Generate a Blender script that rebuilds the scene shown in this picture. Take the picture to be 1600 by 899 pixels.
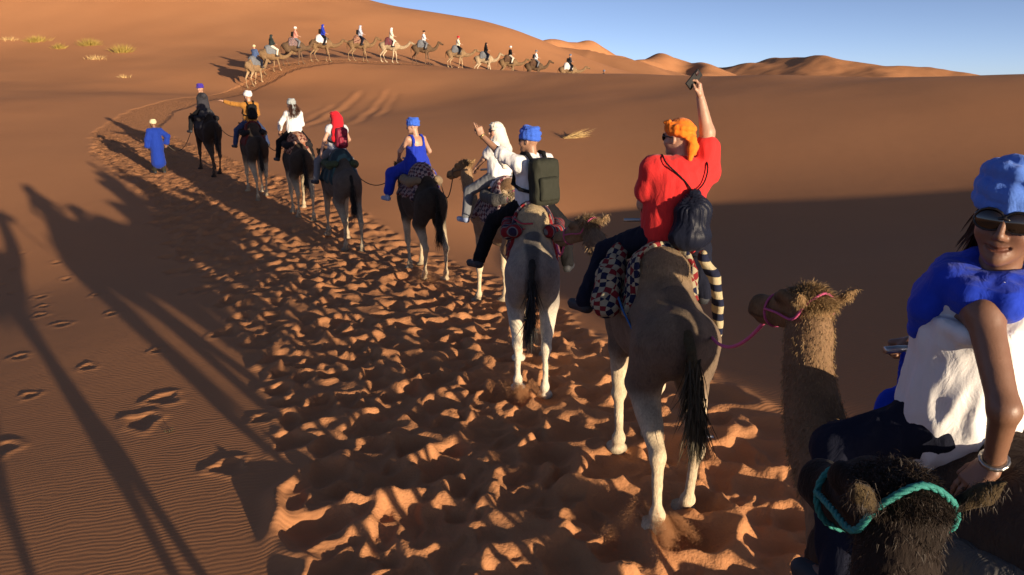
import bpy, math, random
import numpy as np
from mathutils import Vector, Matrix

R = math.radians
random.seed(7); rng = np.random.default_rng(7)
scene = bpy.context.scene
for o in list(bpy.data.objects): bpy.data.objects.remove(o)

# ------------------------------------------------------------------ camera
CAMZ, PITCH, FPX = 3.3, 15.3, 1150.0
cam_d = bpy.data.cameras.new("camera"); cam = bpy.data.objects.new("camera", cam_d)
scene.collection.objects.link(cam); scene.camera = cam
cam.location = (0, 0, CAMZ); cam.rotation_euler = (R(90 - PITCH), 0, 0)
cam_d.sensor_width = 36; cam_d.lens = 36 * FPX / 1600; cam_d.clip_start = .05; cam_d.clip_end = 20000

# ------------------------------------------------------------------ light
SUN_AZ, SUN_EL = 39.0, 5.9          # light travels 39 deg to the left of straight ahead, 5.9 deg down
scene.view_settings.view_transform = 'Standard'; scene.view_settings.look = 'None'
scene.view_settings.gamma = 1; scene.view_settings.use_curve_mapping = False
scene.view_settings.exposure = 0.72
world = bpy.data.worlds.new("World"); scene.world = world; world.use_nodes = True
wn = world.node_tree.nodes; wl = world.node_tree.links
bg = wn["Background"]; sky = wn.new("ShaderNodeTexSky"); sky.sky_type = 'NISHITA'; sky.sun_disc = False
sky.sun_elevation = R(SUN_EL); sky.sun_rotation = R(180 - SUN_AZ)
sky.altitude = 700; sky.air_density = 0.3; sky.dust_density = 0.5; sky.ozone_density = 1.2
tint = wn.new("ShaderNodeMix"); tint.data_type = 'RGBA'; tint.blend_type = 'MULTIPLY'; tint.inputs[0].default_value = 1; tint.inputs[7].default_value = (1.30, 1.05, .96, 1)
wl.new(sky.outputs[0], tint.inputs[6]); wl.new(tint.outputs[2], bg.inputs[0]); bg.inputs[1].default_value = 0.122
sd = bpy.data.lights.new("sun", 'SUN'); sun = bpy.data.objects.new("sun", sd); scene.collection.objects.link(sun)
sd.energy = 5.0; sd.angle = R(.5); sd.color = (1.0, .80, .56)
LDIR = Vector((-math.sin(R(SUN_AZ)) * math.cos(R(SUN_EL)), math.cos(R(SUN_AZ)) * math.cos(R(SUN_EL)), -math.sin(R(SUN_EL))))
sun.rotation_euler = LDIR.to_track_quat('-Z', 'Y').to_euler(); sun.location = (20, -25, 12)
cy = scene.cycles
cy.max_bounces = 6; cy.diffuse_bounces = 3; cy.glossy_bounces = 2; cy.transparent_max_bounces = 6; cy.use_denoising = True

C = scene.collection
# ------------------------------------------------------------------ small maths
def V(*a): return np.array(a, float)
def unit(v):
    v = np.asarray(v, float); return v / (np.linalg.norm(v) + 1e-12)
_P = np.random.default_rng(3).permutation(512).astype(np.int64); _P = np.concatenate([_P, _P, _P])
_G3 = np.random.default_rng(4).normal(size=(512, 3)); _G3 /= np.linalg.norm(_G3, axis=1)[:, None]
def noise3(x, y, z):
    xi = np.floor(x).astype(np.int64); yi = np.floor(y).astype(np.int64); zi = np.floor(z).astype(np.int64)
    xf, yf, zf = x - xi, y - yi, z - zi
    u, v, w = [t * t * t * (t * (t * 6 - 15) + 10) for t in (xf, yf, zf)]
    out = 0
    for i in (0, 1):
        for j in (0, 1):
            for k in (0, 1):
                h = _P[(_P[(_P[(xi + i) & 511] + yi + j) & 511] + zi + k) & 511]
                g = _G3[h]
                d = g[..., 0] * (xf - i) + g[..., 1] * (yf - j) + g[..., 2] * (zf - k)
                out = out + d * (u if i else 1 - u) * (v if j else 1 - v) * (w if k else 1 - w)
    return out * 1.5
def noise2(x, y, s=0.37): return noise3(x, y, np.zeros_like(x) + s)
def fbm2(x, y, oct=3, s=.37):
    o, a = 0, 1.0
    for i in range(oct): o = o + a * noise2(x * 2 ** i, y * 2 ** i, s + i * 7.3); a *= .5
    return o
def sstep(a, b, x):
    t = np.clip((x - a) / (b - a), 0, 1); return t * t * (3 - 2 * t)

# ------------------------------------------------------------------ object helpers
def mesh_obj(name, verts, faces, mat, parent=None, smooth=True, cols=None):
    me = bpy.data.meshes.new(name)
    verts = np.asarray(verts, np.float32)
    if isinstance(faces, np.ndarray):
        n, k = faces.shape
        me.vertices.add(len(verts)); me.vertices.foreach_set("co", verts.ravel())
        me.loops.add(n * k); me.loops.foreach_set("vertex_index", faces.astype(np.int32).ravel())
        me.polygons.add(n); me.polygons.foreach_set("loop_start", np.arange(0, n * k, k, dtype=np.int32))
        me.update(calc_edges=True); me.validate()
    else:
        me.from_pydata(verts.tolist(), [], faces); me.update()
    if smooth: me.polygons.foreach_set("use_smooth", np.ones(len(me.polygons), bool))
    if cols is not None:
        at = me.attributes.new("col", 'FLOAT_COLOR', 'POINT')
        c4 = np.ones((len(verts), 4), np.float32); c4[:, :3] = cols; at.data.foreach_set("color", c4.ravel())
    if mat is not None:
        me.materials.append(mat)
    o = bpy.data.objects.new(name, me); C.objects.link(o)
    if parent is not None: o.parent = parent
    return o
def tag(o, label=None, cat=None, group=None, kind=None):
    if label: o["label"] = label
    if cat: o["category"] = cat
    if group: o["group"] = group
    if kind: o["kind"] = kind
    return o
def empty(name, loc=(0, 0, 0), rz=0):
    o = bpy.data.objects.new(name, None); C.objects.link(o); o.location = loc; o.rotation_euler = (0, 0, rz); o.empty_display_size = .2
    return o

# ------------------------------------------------------------------ materials
def newmat(name):
    m = bpy.data.materials.new(name); m.use_nodes = True
    return m, m.node_tree.nodes, m.node_tree.links, m.node_tree.nodes["Principled BSDF"]
def ramp(n, l, src, stops):
    r = n.new("ShaderNodeValToRGB"); e = r.color_ramp.elements
    while len(e) < len(stops): e.new(.5)
    for i, (p, c) in enumerate(stops): e[i].position = p; e[i].color = (*c, 1)
    l.new(src, r.inputs[0]); return r.outputs[0]
def mixc(n, l, fac, a, b, mode='MIX'):
    m = n.new("ShaderNodeMix"); m.data_type = 'RGBA'; m.blend_type = mode
    for s, v in ((m.inputs[0], fac), (m.inputs[6], a), (m.inputs[7], b)):
        if isinstance(v, bpy.types.NodeSocket): l.new(v, s)
        elif isinstance(v, (int, float)): s.default_value = v
        else: s.default_value = (*v, 1)
    return m.outputs[2]
def math_(n, l, op, a, b=0.0):
    m = n.new("ShaderNodeMath"); m.operation = op
    for s, v in zip(m.inputs, (a, b)):
        if isinstance(v, bpy.types.NodeSocket): l.new(v, s)
        else: s.default_value = v
    return m.outputs[0]
def noise(n, l, vec, scale, detail=3, rough=.55, dist=0):
    t = n.new("ShaderNodeTexNoise"); t.inputs["Scale"].default_value = scale; t.inputs["Detail"].default_value = detail
    t.inputs["Roughness"].default_value = rough; t.inputs["Distortion"].default_value = dist
    if vec is not None: l.new(vec, t.inputs["Vector"])
    return t
def mapping(n, l, src, scale=(1, 1, 1), rot=(0, 0, 0)):
    m = n.new("ShaderNodeMapping"); m.inputs["Scale"].default_value = scale; m.inputs["Rotation"].default_value = rot
    l.new(src, m.inputs[0]); return m.outputs[0]
def bump(n, l, h, dist, strength=1, prev=None):
    b = n.new("ShaderNodeBump"); b.inputs["Distance"].default_value = dist; b.inputs["Strength"].default_value = strength
    l.new(h, b.inputs["Height"])
    if prev is not None: l.new(prev, b.inputs["Normal"])
    return b.outputs[0]
_mc = {}
def cloth(name, col, col2=None, scale=60, rough=.85, fold=.0022, sheen=.1):
    """woven cloth: weave relief, soft creases and slight fading, colour from the material"""
    if name in _mc: return _mc[name]
    m, n, l, b = newmat(name); tc = n.new("ShaderNodeTexCoord").outputs["Object"]
    big = noise(n, l, tc, 6, 3).outputs[0]; fine = noise(n, l, tc, scale * 4, 2).outputs[0]
    c2 = col2 or tuple(c * .72 for c in col)
    c = mixc(n, l, math_(n, l, 'MULTIPLY', big, .7), col, c2)
    l.new(c, b.inputs["Base Color"]); b.inputs["Roughness"].default_value = rough
    b.inputs["Sheen Weight"].default_value = sheen * min(1, 3 * max(col)); b.inputs["Specular IOR Level"].default_value = .2 if max(col) > .06 else .08
    cr = noise(n, l, mapping(n, l, tc, (1, 1, .45)), 13, 3, .6, 1.2).outputs[0]
    nb = bump(n, l, cr, fold * 4, .9); nb = bump(n, l, fine, .0015, .5, nb); l.new(nb, b.inputs["Normal"])
    _mc[name] = m; return m
def skin_mat(name, col):
    if name in _mc: return _mc[name]
    m, n, l, b = newmat(name); tc = n.new("ShaderNodeTexCoord").outputs["Object"]
    a = n.new("ShaderNodeAttribute"); a.attribute_name = "col"
    f = noise(n, l, tc, 9, 3).outputs[0]
    c = mixc(n, l, 1.0, a.outputs["Color"], mixc(n, l, f, tuple(x * 1.1 for x in col), tuple(x * .82 for x in col)), 'MULTIPLY')
    l.new(c, b.inputs["Base Color"]); b.inputs["Roughness"].default_value = .48; b.inputs["Subsurface Weight"].default_value = .06
    b.inputs["Subsurface Radius"].default_value = (.012, .005, .003); b.inputs["Subsurface Scale"].default_value = .5
    nb = bump(n, l, noise(n, l, tc, 160, 2).outputs[0], .0012, .5); l.new(nb, b.inputs["Normal"])
    _mc[name] = m; return m
def fur_mat(name):
    """camel coat: colour from the coat attribute, mottled, with short lying hair relief"""
    if name in _mc: return _mc[name]
    m, n, l, b = newmat(name); tc = n.new("ShaderNodeTexCoord").outputs["Object"]
    a = n.new("ShaderNodeAttribute"); a.attribute_name = "col"
    f = noise(n, l, tc, 7, 4, .65).outputs[0]; g = noise(n, l, mapping(n, l, tc, (1, 1, .35)), 90, 3).outputs[0]
    v = math_(n, l, 'ADD', math_(n, l, 'MULTIPLY', f, .8), math_(n, l, 'MULTIPLY', g, .7))
    c = mixc(n, l, 1.0, a.outputs["Color"], ramp(n, l, v, [(.35, (.55, .52, .5)), (.95, (1.3, 1.28, 1.22))]), 'MULTIPLY')
    l.new(c, b.inputs["Base Color"]); b.inputs["Roughness"].default_value = .85; b.inputs["Sheen Weight"].default_value = .03
    b.inputs["Specular IOR Level"].default_value = .12
    nb = bump(n, l, f, .02, .5); nb = bump(n, l, g, .006, .8, nb); l.new(nb, b.inputs["Normal"])
    _mc[name] = m; return m
def plain(name, col, rough=.6, metal=0, nscale=40, var=.25, bumpd=.001):
    if name in _mc: return _mc[name]
    m, n, l, b = newmat(name); tc = n.new("ShaderNodeTexCoord").outputs["Object"]
    f = noise(n, l, tc, nscale, 3).outputs[0]
    l.new(mixc(n, l, f, tuple(c * (1 + var) for c in col), tuple(c * (1 - var) for c in col)), b.inputs["Base Color"])
    b.inputs["Roughness"].default_value = rough; b.inputs["Metallic"].default_value = metal
    l.new(bump(n, l, f, bumpd, .6), b.inputs["Normal"]); _mc[name] = m; return m
# ------------------------------------------------------------------ ground
def _uv(u, v, Y):
    """spot height seen at photo position (u, v) and forward distance Y"""
    p = R(PITCH); a = (u - 800) / FPX; b = (449.5 - v) / FPX; t = Y / (math.cos(p) + b * math.sin(p))
    return (a * t, Y, CAMZ + t * (-math.sin(p) + b * math.cos(p)))
_CP = [  # (x, y, z) spot heights
 (0,-14,.3),(-14,-12,.2),(14,-12,1.4),(30,-10,2.6),(-30,0,-1.2),(-16,4,-.75),
 (0,0,0),(0,4,0),(-5,1,-.16),(-5,5,-.2),(0,8,0),(-4,8,-.2),(-9,8,-.48),(-3,13,-.06),(-9,14,-.48),(-7,19,.12),(-16,16,-.55),
 (2.2,2.8,.1),(3,5,.18),(6,4,.7),(10,5,1.35),(4,7.2,.34),(7,9,.72),(3,9.2,.08),(1.5,11.5,-.10),(15.8,9.1,1.62),(11,11,1.05),(8.1,12.6,.56),(5.7,15.8,-.16),(3.3,19,-.58),(11,15.5,.40),(1.3,15,-.42),(22,12,2.05),
 (7.5,19,.05),(13,19,.72),(20,20,1.55),(-2,20,.05),(-4,25,.45),(2,26,.45),(9,27,1.25),(17,27,2.15),(27,27,3.3),
 _uv(1600,123,33),_uv(1400,120,42),_uv(1200,119,46),_uv(1000,117.5,53),_uv(880,117,63),(34,30,4.2),(34,48,2.8),(24,62,2.6),(45,45,3.4),
 (-10,24.5,.5),(-14,28,.9),(-18.5,26,.7),(-20,34,1.55),(-32,45,2.9),(-24,45,2.75),(-19.3,55,3.3),_uv(440,109,57.5),(-8,42,1.75),(-4,50,2.75),(3,42,2.55),(10,45,3.3),
 _uv(505,97,60.5),_uv(563,96,62.5),_uv(611,97,64.5),_uv(661,101,66.5),_uv(714,108,68),_uv(757,117,69.3),_uv(795,122,70.5),_uv(835,128,71.8),_uv(888,133,73.2),(16,76,2.2),
 _uv(800,113,64),_uv(740,109,64.5),_uv(840,116,64),
 _uv(0,60,73),_uv(150,60,74),_uv(300,60,75),_uv(450,60,78),_uv(0,0,83),_uv(150,0,85),_uv(300,0,89),_uv(420,0,94),_uv(545,0,101),_uv(640,15,102),_uv(740,29.5,102),_uv(790,43,101),_uv(830,59,99),_uv(880,86,96),_uv(940,112,92),
 _uv(600,60,84),_uv(700,70,86),_uv(780,85,86),(-75,115,24),(-40,118,22),(-15,125,12),(5,125,7),(30,110,2.4),(40,90,2.2),(30,160,2),(0,190,3),(-40,190,8),(-100,160,22),(-120,90,15),(70,80,3.6),(70,30,6),(60,150,2.5),(-60,40,3.8),(-80,0,1),(80,-20,5),(0,-60,1)]
_CP = np.array(_CP, float)
def _tps(r2): return np.where(r2 > 1e-9, r2 * np.log(r2 + 1e-12), 0)
def _fit():
    X = _CP[:, :2] / 50; n = len(X)
    K = _tps(((X[:, None] - X[None]) ** 2).sum(-1)) + np.eye(n) * 2e-4
    P = np.c_[np.ones(n), X]; A = np.zeros((n + 3, n + 3)); A[:n, :n] = K; A[:n, n:] = P; A[n:, :n] = P.T
    return X, np.linalg.solve(A, np.r_[_CP[:, 2], 0, 0, 0])
_TX, _TW = _fit()
def base_z(x, y):
    x = np.asarray(x, float); y = np.asarray(y, float); sh = x.shape
    q = np.stack([x.ravel(), y.ravel()], 1) / 50; out = np.empty(len(q))
    for i in range(0, len(q), 60000):
        s = q[i:i + 60000]; d2 = ((s[:, None] - _TX[None]) ** 2).sum(-1)
        out[i:i + 60000] = _tps(d2) @ _TW[:-3] + _TW[-3] + s @ _TW[-2:]
    r = np.hypot(q[:, 0] * 50, q[:, 1] * 50)
    f = sstep(150, 260, r)                                        # the erg levels out far away
    out = out * (1 - f) + f * 1.0
    out = out + .10 * fbm2(q[:, 0] * 50 / 7, q[:, 1] * 50 / 7, 2) * sstep(18, 60, r)
    return out.reshape(sh)

# trampled trail: centre line, then a raster of hoof prints pressed into the sand
TRAIL = np.array([(1.4,-8),(1.2,-3),(.8,1),(.65,4.4),(.35,6.4),(-.75,8.7),(-1.75,10.9),(-3.7,14.1),(-6.0,18),(-8.2,21.5),(-11,25),(-14,28.5),(-17,33),(-19,40),(-19.8,48),(-19,54),(-17.3,58),(-14,61.5),(-8,64.5),(-2,67.5),(4,70),(10,73)])
TW = np.array([1.9,1.9,1.95,1.95,2.1,2.1,2.15,2.3,2.3,2.1,1.8,1.7,1.2,1.0,1.0,1.0,1.2,1.3,1.2,1.1,1.0,1.0])
def polydist(px, py, line, w=None):
    best = np.full(px.shape, 1e9); bw = np.ones(px.shape)
    for i in range(len(line) - 1):
        a, b = line[i], line[i + 1]; ab = b - a
        t = np.clip(((px - a[0]) * ab[0] + (py - a[1]) * ab[1]) / (ab @ ab), 0, 1)
        d = np.hypot(px - a[0] - t * ab[0], py - a[1] - t * ab[1])
        m = d < best; best = np.where(m, d, best)
        if w is not None: bw = np.where(m, w[i] + t * (w[i + 1] - w[i]), bw)
    return best, bw
RX0, RX1, RY0, RY1, RH = -18.0, 6.0, -3.0, 34.0, .018
NX, NY = int((RX1 - RX0) / RH), int((RY1 - RY0) / RH)
REL = np.zeros((NX, NY), np.float32)
def stamp(x, y, a, b, ang, depth, rim, push=.3, sq=6.0):
    rad = max(a, b) * 2.1; i0 = int((x - rad - RX0) / RH); i1 = int((x + rad - RX0) / RH); j0 = int((y - rad - RY0) / RH); j1 = int((y + rad - RY0) / RH)
    if i0 < 0 or j0 < 0 or i1 >= NX or j1 >= NY: return
    gx = RX0 + np.arange(i0, i1) * RH - x; gy = RY0 + np.arange(j0, j1) * RH - y
    X, Y = np.meshgrid(gx, gy, indexing='ij'); c, s = math.cos(ang), math.sin(ang)
    u = (X * c + Y * s) / a; v = (-X * s + Y * c) / b; r = np.sqrt(u * u + v * v)
    r = r * (1 + .16 * np.sin(3 * np.arctan2(v, u) + x * 9) + .1 * np.sin(5 * np.arctan2(v, u) + y * 7))
    pit = np.clip(1.15 - r * r, 0, 1) ** .8; fill = np.clip((1.25 - r) / .3, 0, 1)
    ring = np.exp(-((r - 1.35) / .34) ** 2) * (1 + push * 2.2 * u / (r + .2))
    old = REL[i0:i1, j0:j1]
    REL[i0:i1, j0:j1] = old * (1 - .85 * fill) - depth * pit + rim * np.maximum(ring, 0) * (1 - pit)
_r = random.Random(11)
_seg = np.r_[0, np.cumsum(np.hypot(*np.diff(TRAIL, axis=0).T))]
def trail_at(s):
    x = np.interp(s, _seg, TRAIL[:, 0]); y = np.interp(s, _seg, TRAIL[:, 1])
    x2 = np.interp(s + .3, _seg, TRAIL[:, 0]); y2 = np.interp(s + .3, _seg, TRAIL[:, 1])
    return x, y, math.atan2(y2 - y, x2 - x), float(np.interp(s, _seg, TW))
s_ = 5.0
while s_ < 45:
    for k in range(2):
        x, y, a, w = trail_at(s_ + _r.uniform(-.3, .3)); off = _r.uniform(-1, 1) * w * (1.0 if _r.random() < .85 else 1.12)
        sz = _r.uniform(.7, 1.25) * (1.22 if y < 7 else 1.0); ff = 1.05 - .45 * min(1, max(0, (y - 5) / 9))
        stamp(x - math.sin(a) * off, y + math.cos(a) * off, .20 * sz, .165 * sz, a + _r.gauss(0, .5), _r.uniform(.052, .092) * ff, _r.uniform(.008, .028) * ff, _r.uniform(-.5, .3))
    s_ += .040
_gx = RX0 + np.arange(NX) * RH; _gy = RY0 + np.arange(NY) * RH
_GX, _GY = np.meshgrid(_gx[::4], _gy[::4], indexing='ij')
_d, _w = polydist(_GX, _GY, TRAIL, TW)
_mask = sstep(1.08, .86, _d / _w + .10 * noise2(_GX * 1.3, _GY * 1.3))
_ch = (np.abs(noise2(_GX * 2.1, _GY * 2.1)) - .25) * .05 + noise2(_GX * 4.6, _GY * 4.6, 5.1) * .010
_up = lambda a: np.repeat(np.repeat(a, 4, 0), 4, 1)[:NX, :NY]
def blur(a, n):
    for _ in range(n):
        a[1:-1] = (a[:-2] + 2 * a[1:-1] + a[2:]) / 4; a[:, 1:-1] = (a[:, :-2] + 2 * a[:, 1:-1] + a[:, 2:]) / 4
    return a
_chu = blur(_up((_ch * _mask).astype(np.float32)), 4)
REL[:_chu.shape[0], :_chu.shape[1]] += _chu
_G2X, _G2Y = np.meshgrid(_gx[::2], _gy[::2], indexing='ij'); _m2 = np.repeat(np.repeat(_mask, 2, 0), 2, 1)[:_G2X.shape[0], :_G2X.shape[1]]
_on = _m2 > .02; _fi = np.zeros_like(_G2X); _a, _b = _G2X[_on], _G2Y[_on]
_fi[_on] = (noise2(_a * 11, _b * 11, 2.2) * .006 + np.abs(noise2(_a * 21, _b * 21, 8.2)) * .004) * _m2[_on]
_fi = np.repeat(np.repeat(_fi.astype(np.float32), 2, 0), 2, 1)[:NX, :NY]
# a few lone prints beside the trail
def img_ground(u, v, z=0.0):
    p = R(PITCH); a = (u - 800) / FPX; b = (449.5 - v) / FPX
    d = (a, math.cos(p) + b * math.sin(p), -math.sin(p) + b * math.cos(p)); t = (z - CAMZ) / d[2]
    return d[0] * t, d[1] * t
for x, y, sz in [(-4.03,7.9,1.25),(-4.0,7.3,1.5),(-5.2,6.75,1.4),(-5.75,6.2,1.6),(-2.62,6.15,1.2),(-2.65,7.2,.9),(-5.6,9.1,.8),(-6.9,9.7,.8),(-4.9,9.6,.75),
                 (-7.2,11.2,.9),(-8.0,11.9,.9),(-6.6,11.6,.8),(-8.8,13.2,.9),(-9.6,13.6,.9),(-9.0,14.4,.9),(-10.2,14.2,.9),(-7.6,13.0,.8),(-8.3,12.5,.7),(-10.6,15.2,.9),(-11.4,15.0,.9),(-9.9,15.6,.9),(-12.2,15.9,.9),(-11.2,16.4,.9),(-5.8,8.2,.7)]:
    stamp(x, y, .125 * sz, .095 * sz, 2.3 + _r.gauss(0, .3), .019, .012, .1, 3.5)
REL[:_fi.shape[0], :_fi.shape[1]] += _fi
def rel_z(x, y):
    fx = np.clip((x - RX0) / RH, 0, NX - 2.001); fy = np.clip((y - RY0) / RH, 0, NY - 2.001)
    i = fx.astype(int); j = fy.astype(int); a = fx - i; b = fy - j
    z = REL[i, j] * (1 - a) * (1 - b) + REL[i + 1, j] * a * (1 - b) + REL[i, j + 1] * (1 - a) * b + REL[i + 1, j + 1] * a * b
    inside = (x > RX0 + .1) & (x < RX1 - .1) & (y > RY0 + .1) & (y < RY1 - .1)
    return np.where(inside, z, 0)
GROOVES = [((-10.2, 52), (-10.0, 35), .05), ((-8.5, 53), (-7.9, 36), .04), ((-8.0, 52), (-7.2, 40), .03), ((-10.9, 47), (-10.6, 34), .025)]
def groove_z(x, y):
    """slide tracks running down the face of the near dune"""
    z = np.zeros_like(x); on = (x > -14) & (x < -4) & (y > 32) & (y < 56)
    if not on.any(): return z
    px, py = x[on], y[on]; q = np.zeros_like(px)
    for a, b, h in GROOVES:
        a, b = np.array(a), np.array(b); ab = b - a; t = ((px - a[0]) * ab[0] + (py - a[1]) * ab[1]) / (ab @ ab)
        n = ((px - a[0]) * ab[1] - (py - a[1]) * ab[0]) / np.linalg.norm(ab) + .25 * noise2(py * .35, px * 0 + h * 9)
        q += h * (np.exp(-((n - .22) / .22) ** 2) - np.exp(-((n + .22) / .25) ** 2)) * sstep(0, .12, t) * sstep(1, .75, t) * (.6 + .8 * np.abs(noise2(py * 1.2, px * .3 + h)))
    z[on] = q; return z
def ground_z(x, y):
    x = np.atleast_1d(np.asarray(x, float)); y = np.atleast_1d(np.asarray(y, float))
    return base_z(x, y) + rel_z(x, y) + groove_z(x, y)
def gz(x, y): return float(ground_z(x, y)[0])
def gz_soft(x, y): return float(base_z(np.array([x]), np.array([y]))[0])

def sand_material():
    m, n, l, b = newmat("sand"); geo = n.new("ShaderNodeNewGeometry").outputs["Position"]
    at = n.new("ShaderNodeAttribute"); at.attribute_name = "trail"; tr = at.outputs["Fac"]
    big = noise(n, l, geo, .09, 3).outputs[0]; mid = noise(n, l, geo, 1.7, 4, .6).outputs[0]; fine = noise(n, l, geo, 380, 2, .6).outputs[0]
    c = ramp(n, l, big, [(.3, (.50, .225, .098)), (.7, (.555, .262, .118))])
    c = mixc(n, l, math_(n, l, 'MULTIPLY', mid, .35), c, (.44, .20, .092))
    c = mixc(n, l, math_(n, l, 'MULTIPLY', fine, .30), c, (.30, .13, .06))
    l.new(c, b.inputs["Base Color"]); b.inputs["Roughness"].default_value = .95; b.inputs["Specular IOR Level"].default_value = .12
    inv = math_(n, l, 'SUBTRACT', 1.0, tr)
    wv = n.new("ShaderNodeTexWave"); wv.wave_type = 'BANDS'; wv.bands_direction = 'Y'; wv.wave_profile = 'SIN'
    wv.inputs["Scale"].default_value = 5.6; wv.inputs["Distortion"].default_value = 12.0; wv.inputs["Detail"].default_value = 3; wv.inputs["Detail Scale"].default_value = .42
    l.new(mapping(n, l, geo, (1, 1, .2), (0, 0, R(-16))), wv.inputs["Vector"])
    patch = ramp(n, l, noise(n, l, geo, .35, 2).outputs[0], [(.30, (.15, .15, .15)), (.66, (1, 1, 1))])
    ar = n.new("ShaderNodeAttribute"); ar.attribute_name = "ripple"
    h = math_(n, l, 'MULTIPLY', math_(n, l, 'MULTIPLY', wv.outputs[1], patch), math_(n, l, 'MULTIPLY', inv, ar.outputs["Fac"]))
    nb = bump(n, l, h, .0031, 1)
    nb = bump(n, l, mid, .02, .35, nb)
    rough = noise(n, l, geo, 5.5, 4, .65).outputs[0]
    af = n.new("ShaderNodeAttribute"); af.attribute_name = "churn"
    nb = bump(n, l, math_(n, l, 'MULTIPLY', rough, af.outputs["Fac"]), .22, 1, nb)
    clod = noise(n, l, geo, 38, 3, .6).outputs[0]
    nb = bump(n, l, math_(n, l, 'MULTIPLY', clod, tr), .014, .8, nb)
    nb = bump(n, l, fine, .0016, .6, nb)
    l.new(nb, b.inputs["Normal"]); return m
SAND = sand_material()
def build_ground():
    th = np.concatenate([np.linspace(-math.pi, -1.0, 70)[:-1], np.arange(-1.0, 1.0, .0030), np.linspace(1.0, math.pi, 70)])
    r = [.25]
    while r[-1] < 5000:
        q = r[-1]; k = .02 if q < 2.5 else .0042 if q < 16 else .005 if q < 40 else .008 if q < 120 else .013 if q < 400 else .05
        r.append(q * (1 + k))
    r = np.array(r); TH, RR = np.meshgrid(th, r, indexing='ij')
    x = RR * np.sin(TH); y = RR * np.cos(TH)
    z = ground_z(x.ravel(), y.ravel()).reshape(x.shape)
    v = np.stack([x, y, z], -1).reshape(-1, 3); nt, nr = x.shape
    i = np.arange(nt - 1)[:, None] * nr + np.arange(nr - 1)[None]
    f = np.stack([i, i + 1, i + nr + 1, i + nr], -1).reshape(-1, 4)
    k = len(v); v = np.vstack([v, [[0, 0, z[:, 0].mean()]]])
    o = mesh_obj("desert_ground", v, f, SAND); me = o.data
    d, w = polydist(v[:, 0], v[:, 1], TRAIL, TW)
    t = sstep(1.12, .9, d / w + .12 * noise2(v[:, 0] * 1.3, v[:, 1] * 1.3)); rr = np.hypot(v[:, 0], v[:, 1])
    for nm, a in (("trail", t), ("ripple", np.clip(1.15 - rr / 34, 0, 1)), ("churn", t * sstep(16, 34, rr))):
        at = me.attributes.new(nm, 'FLOAT', 'POINT'); at.data.foreach_set("value", a.astype(np.float32))
    tag(o, "rippled orange sand of the desert floor with a trampled caravan trail", kind="structure")
    return o
build_ground()
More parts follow.
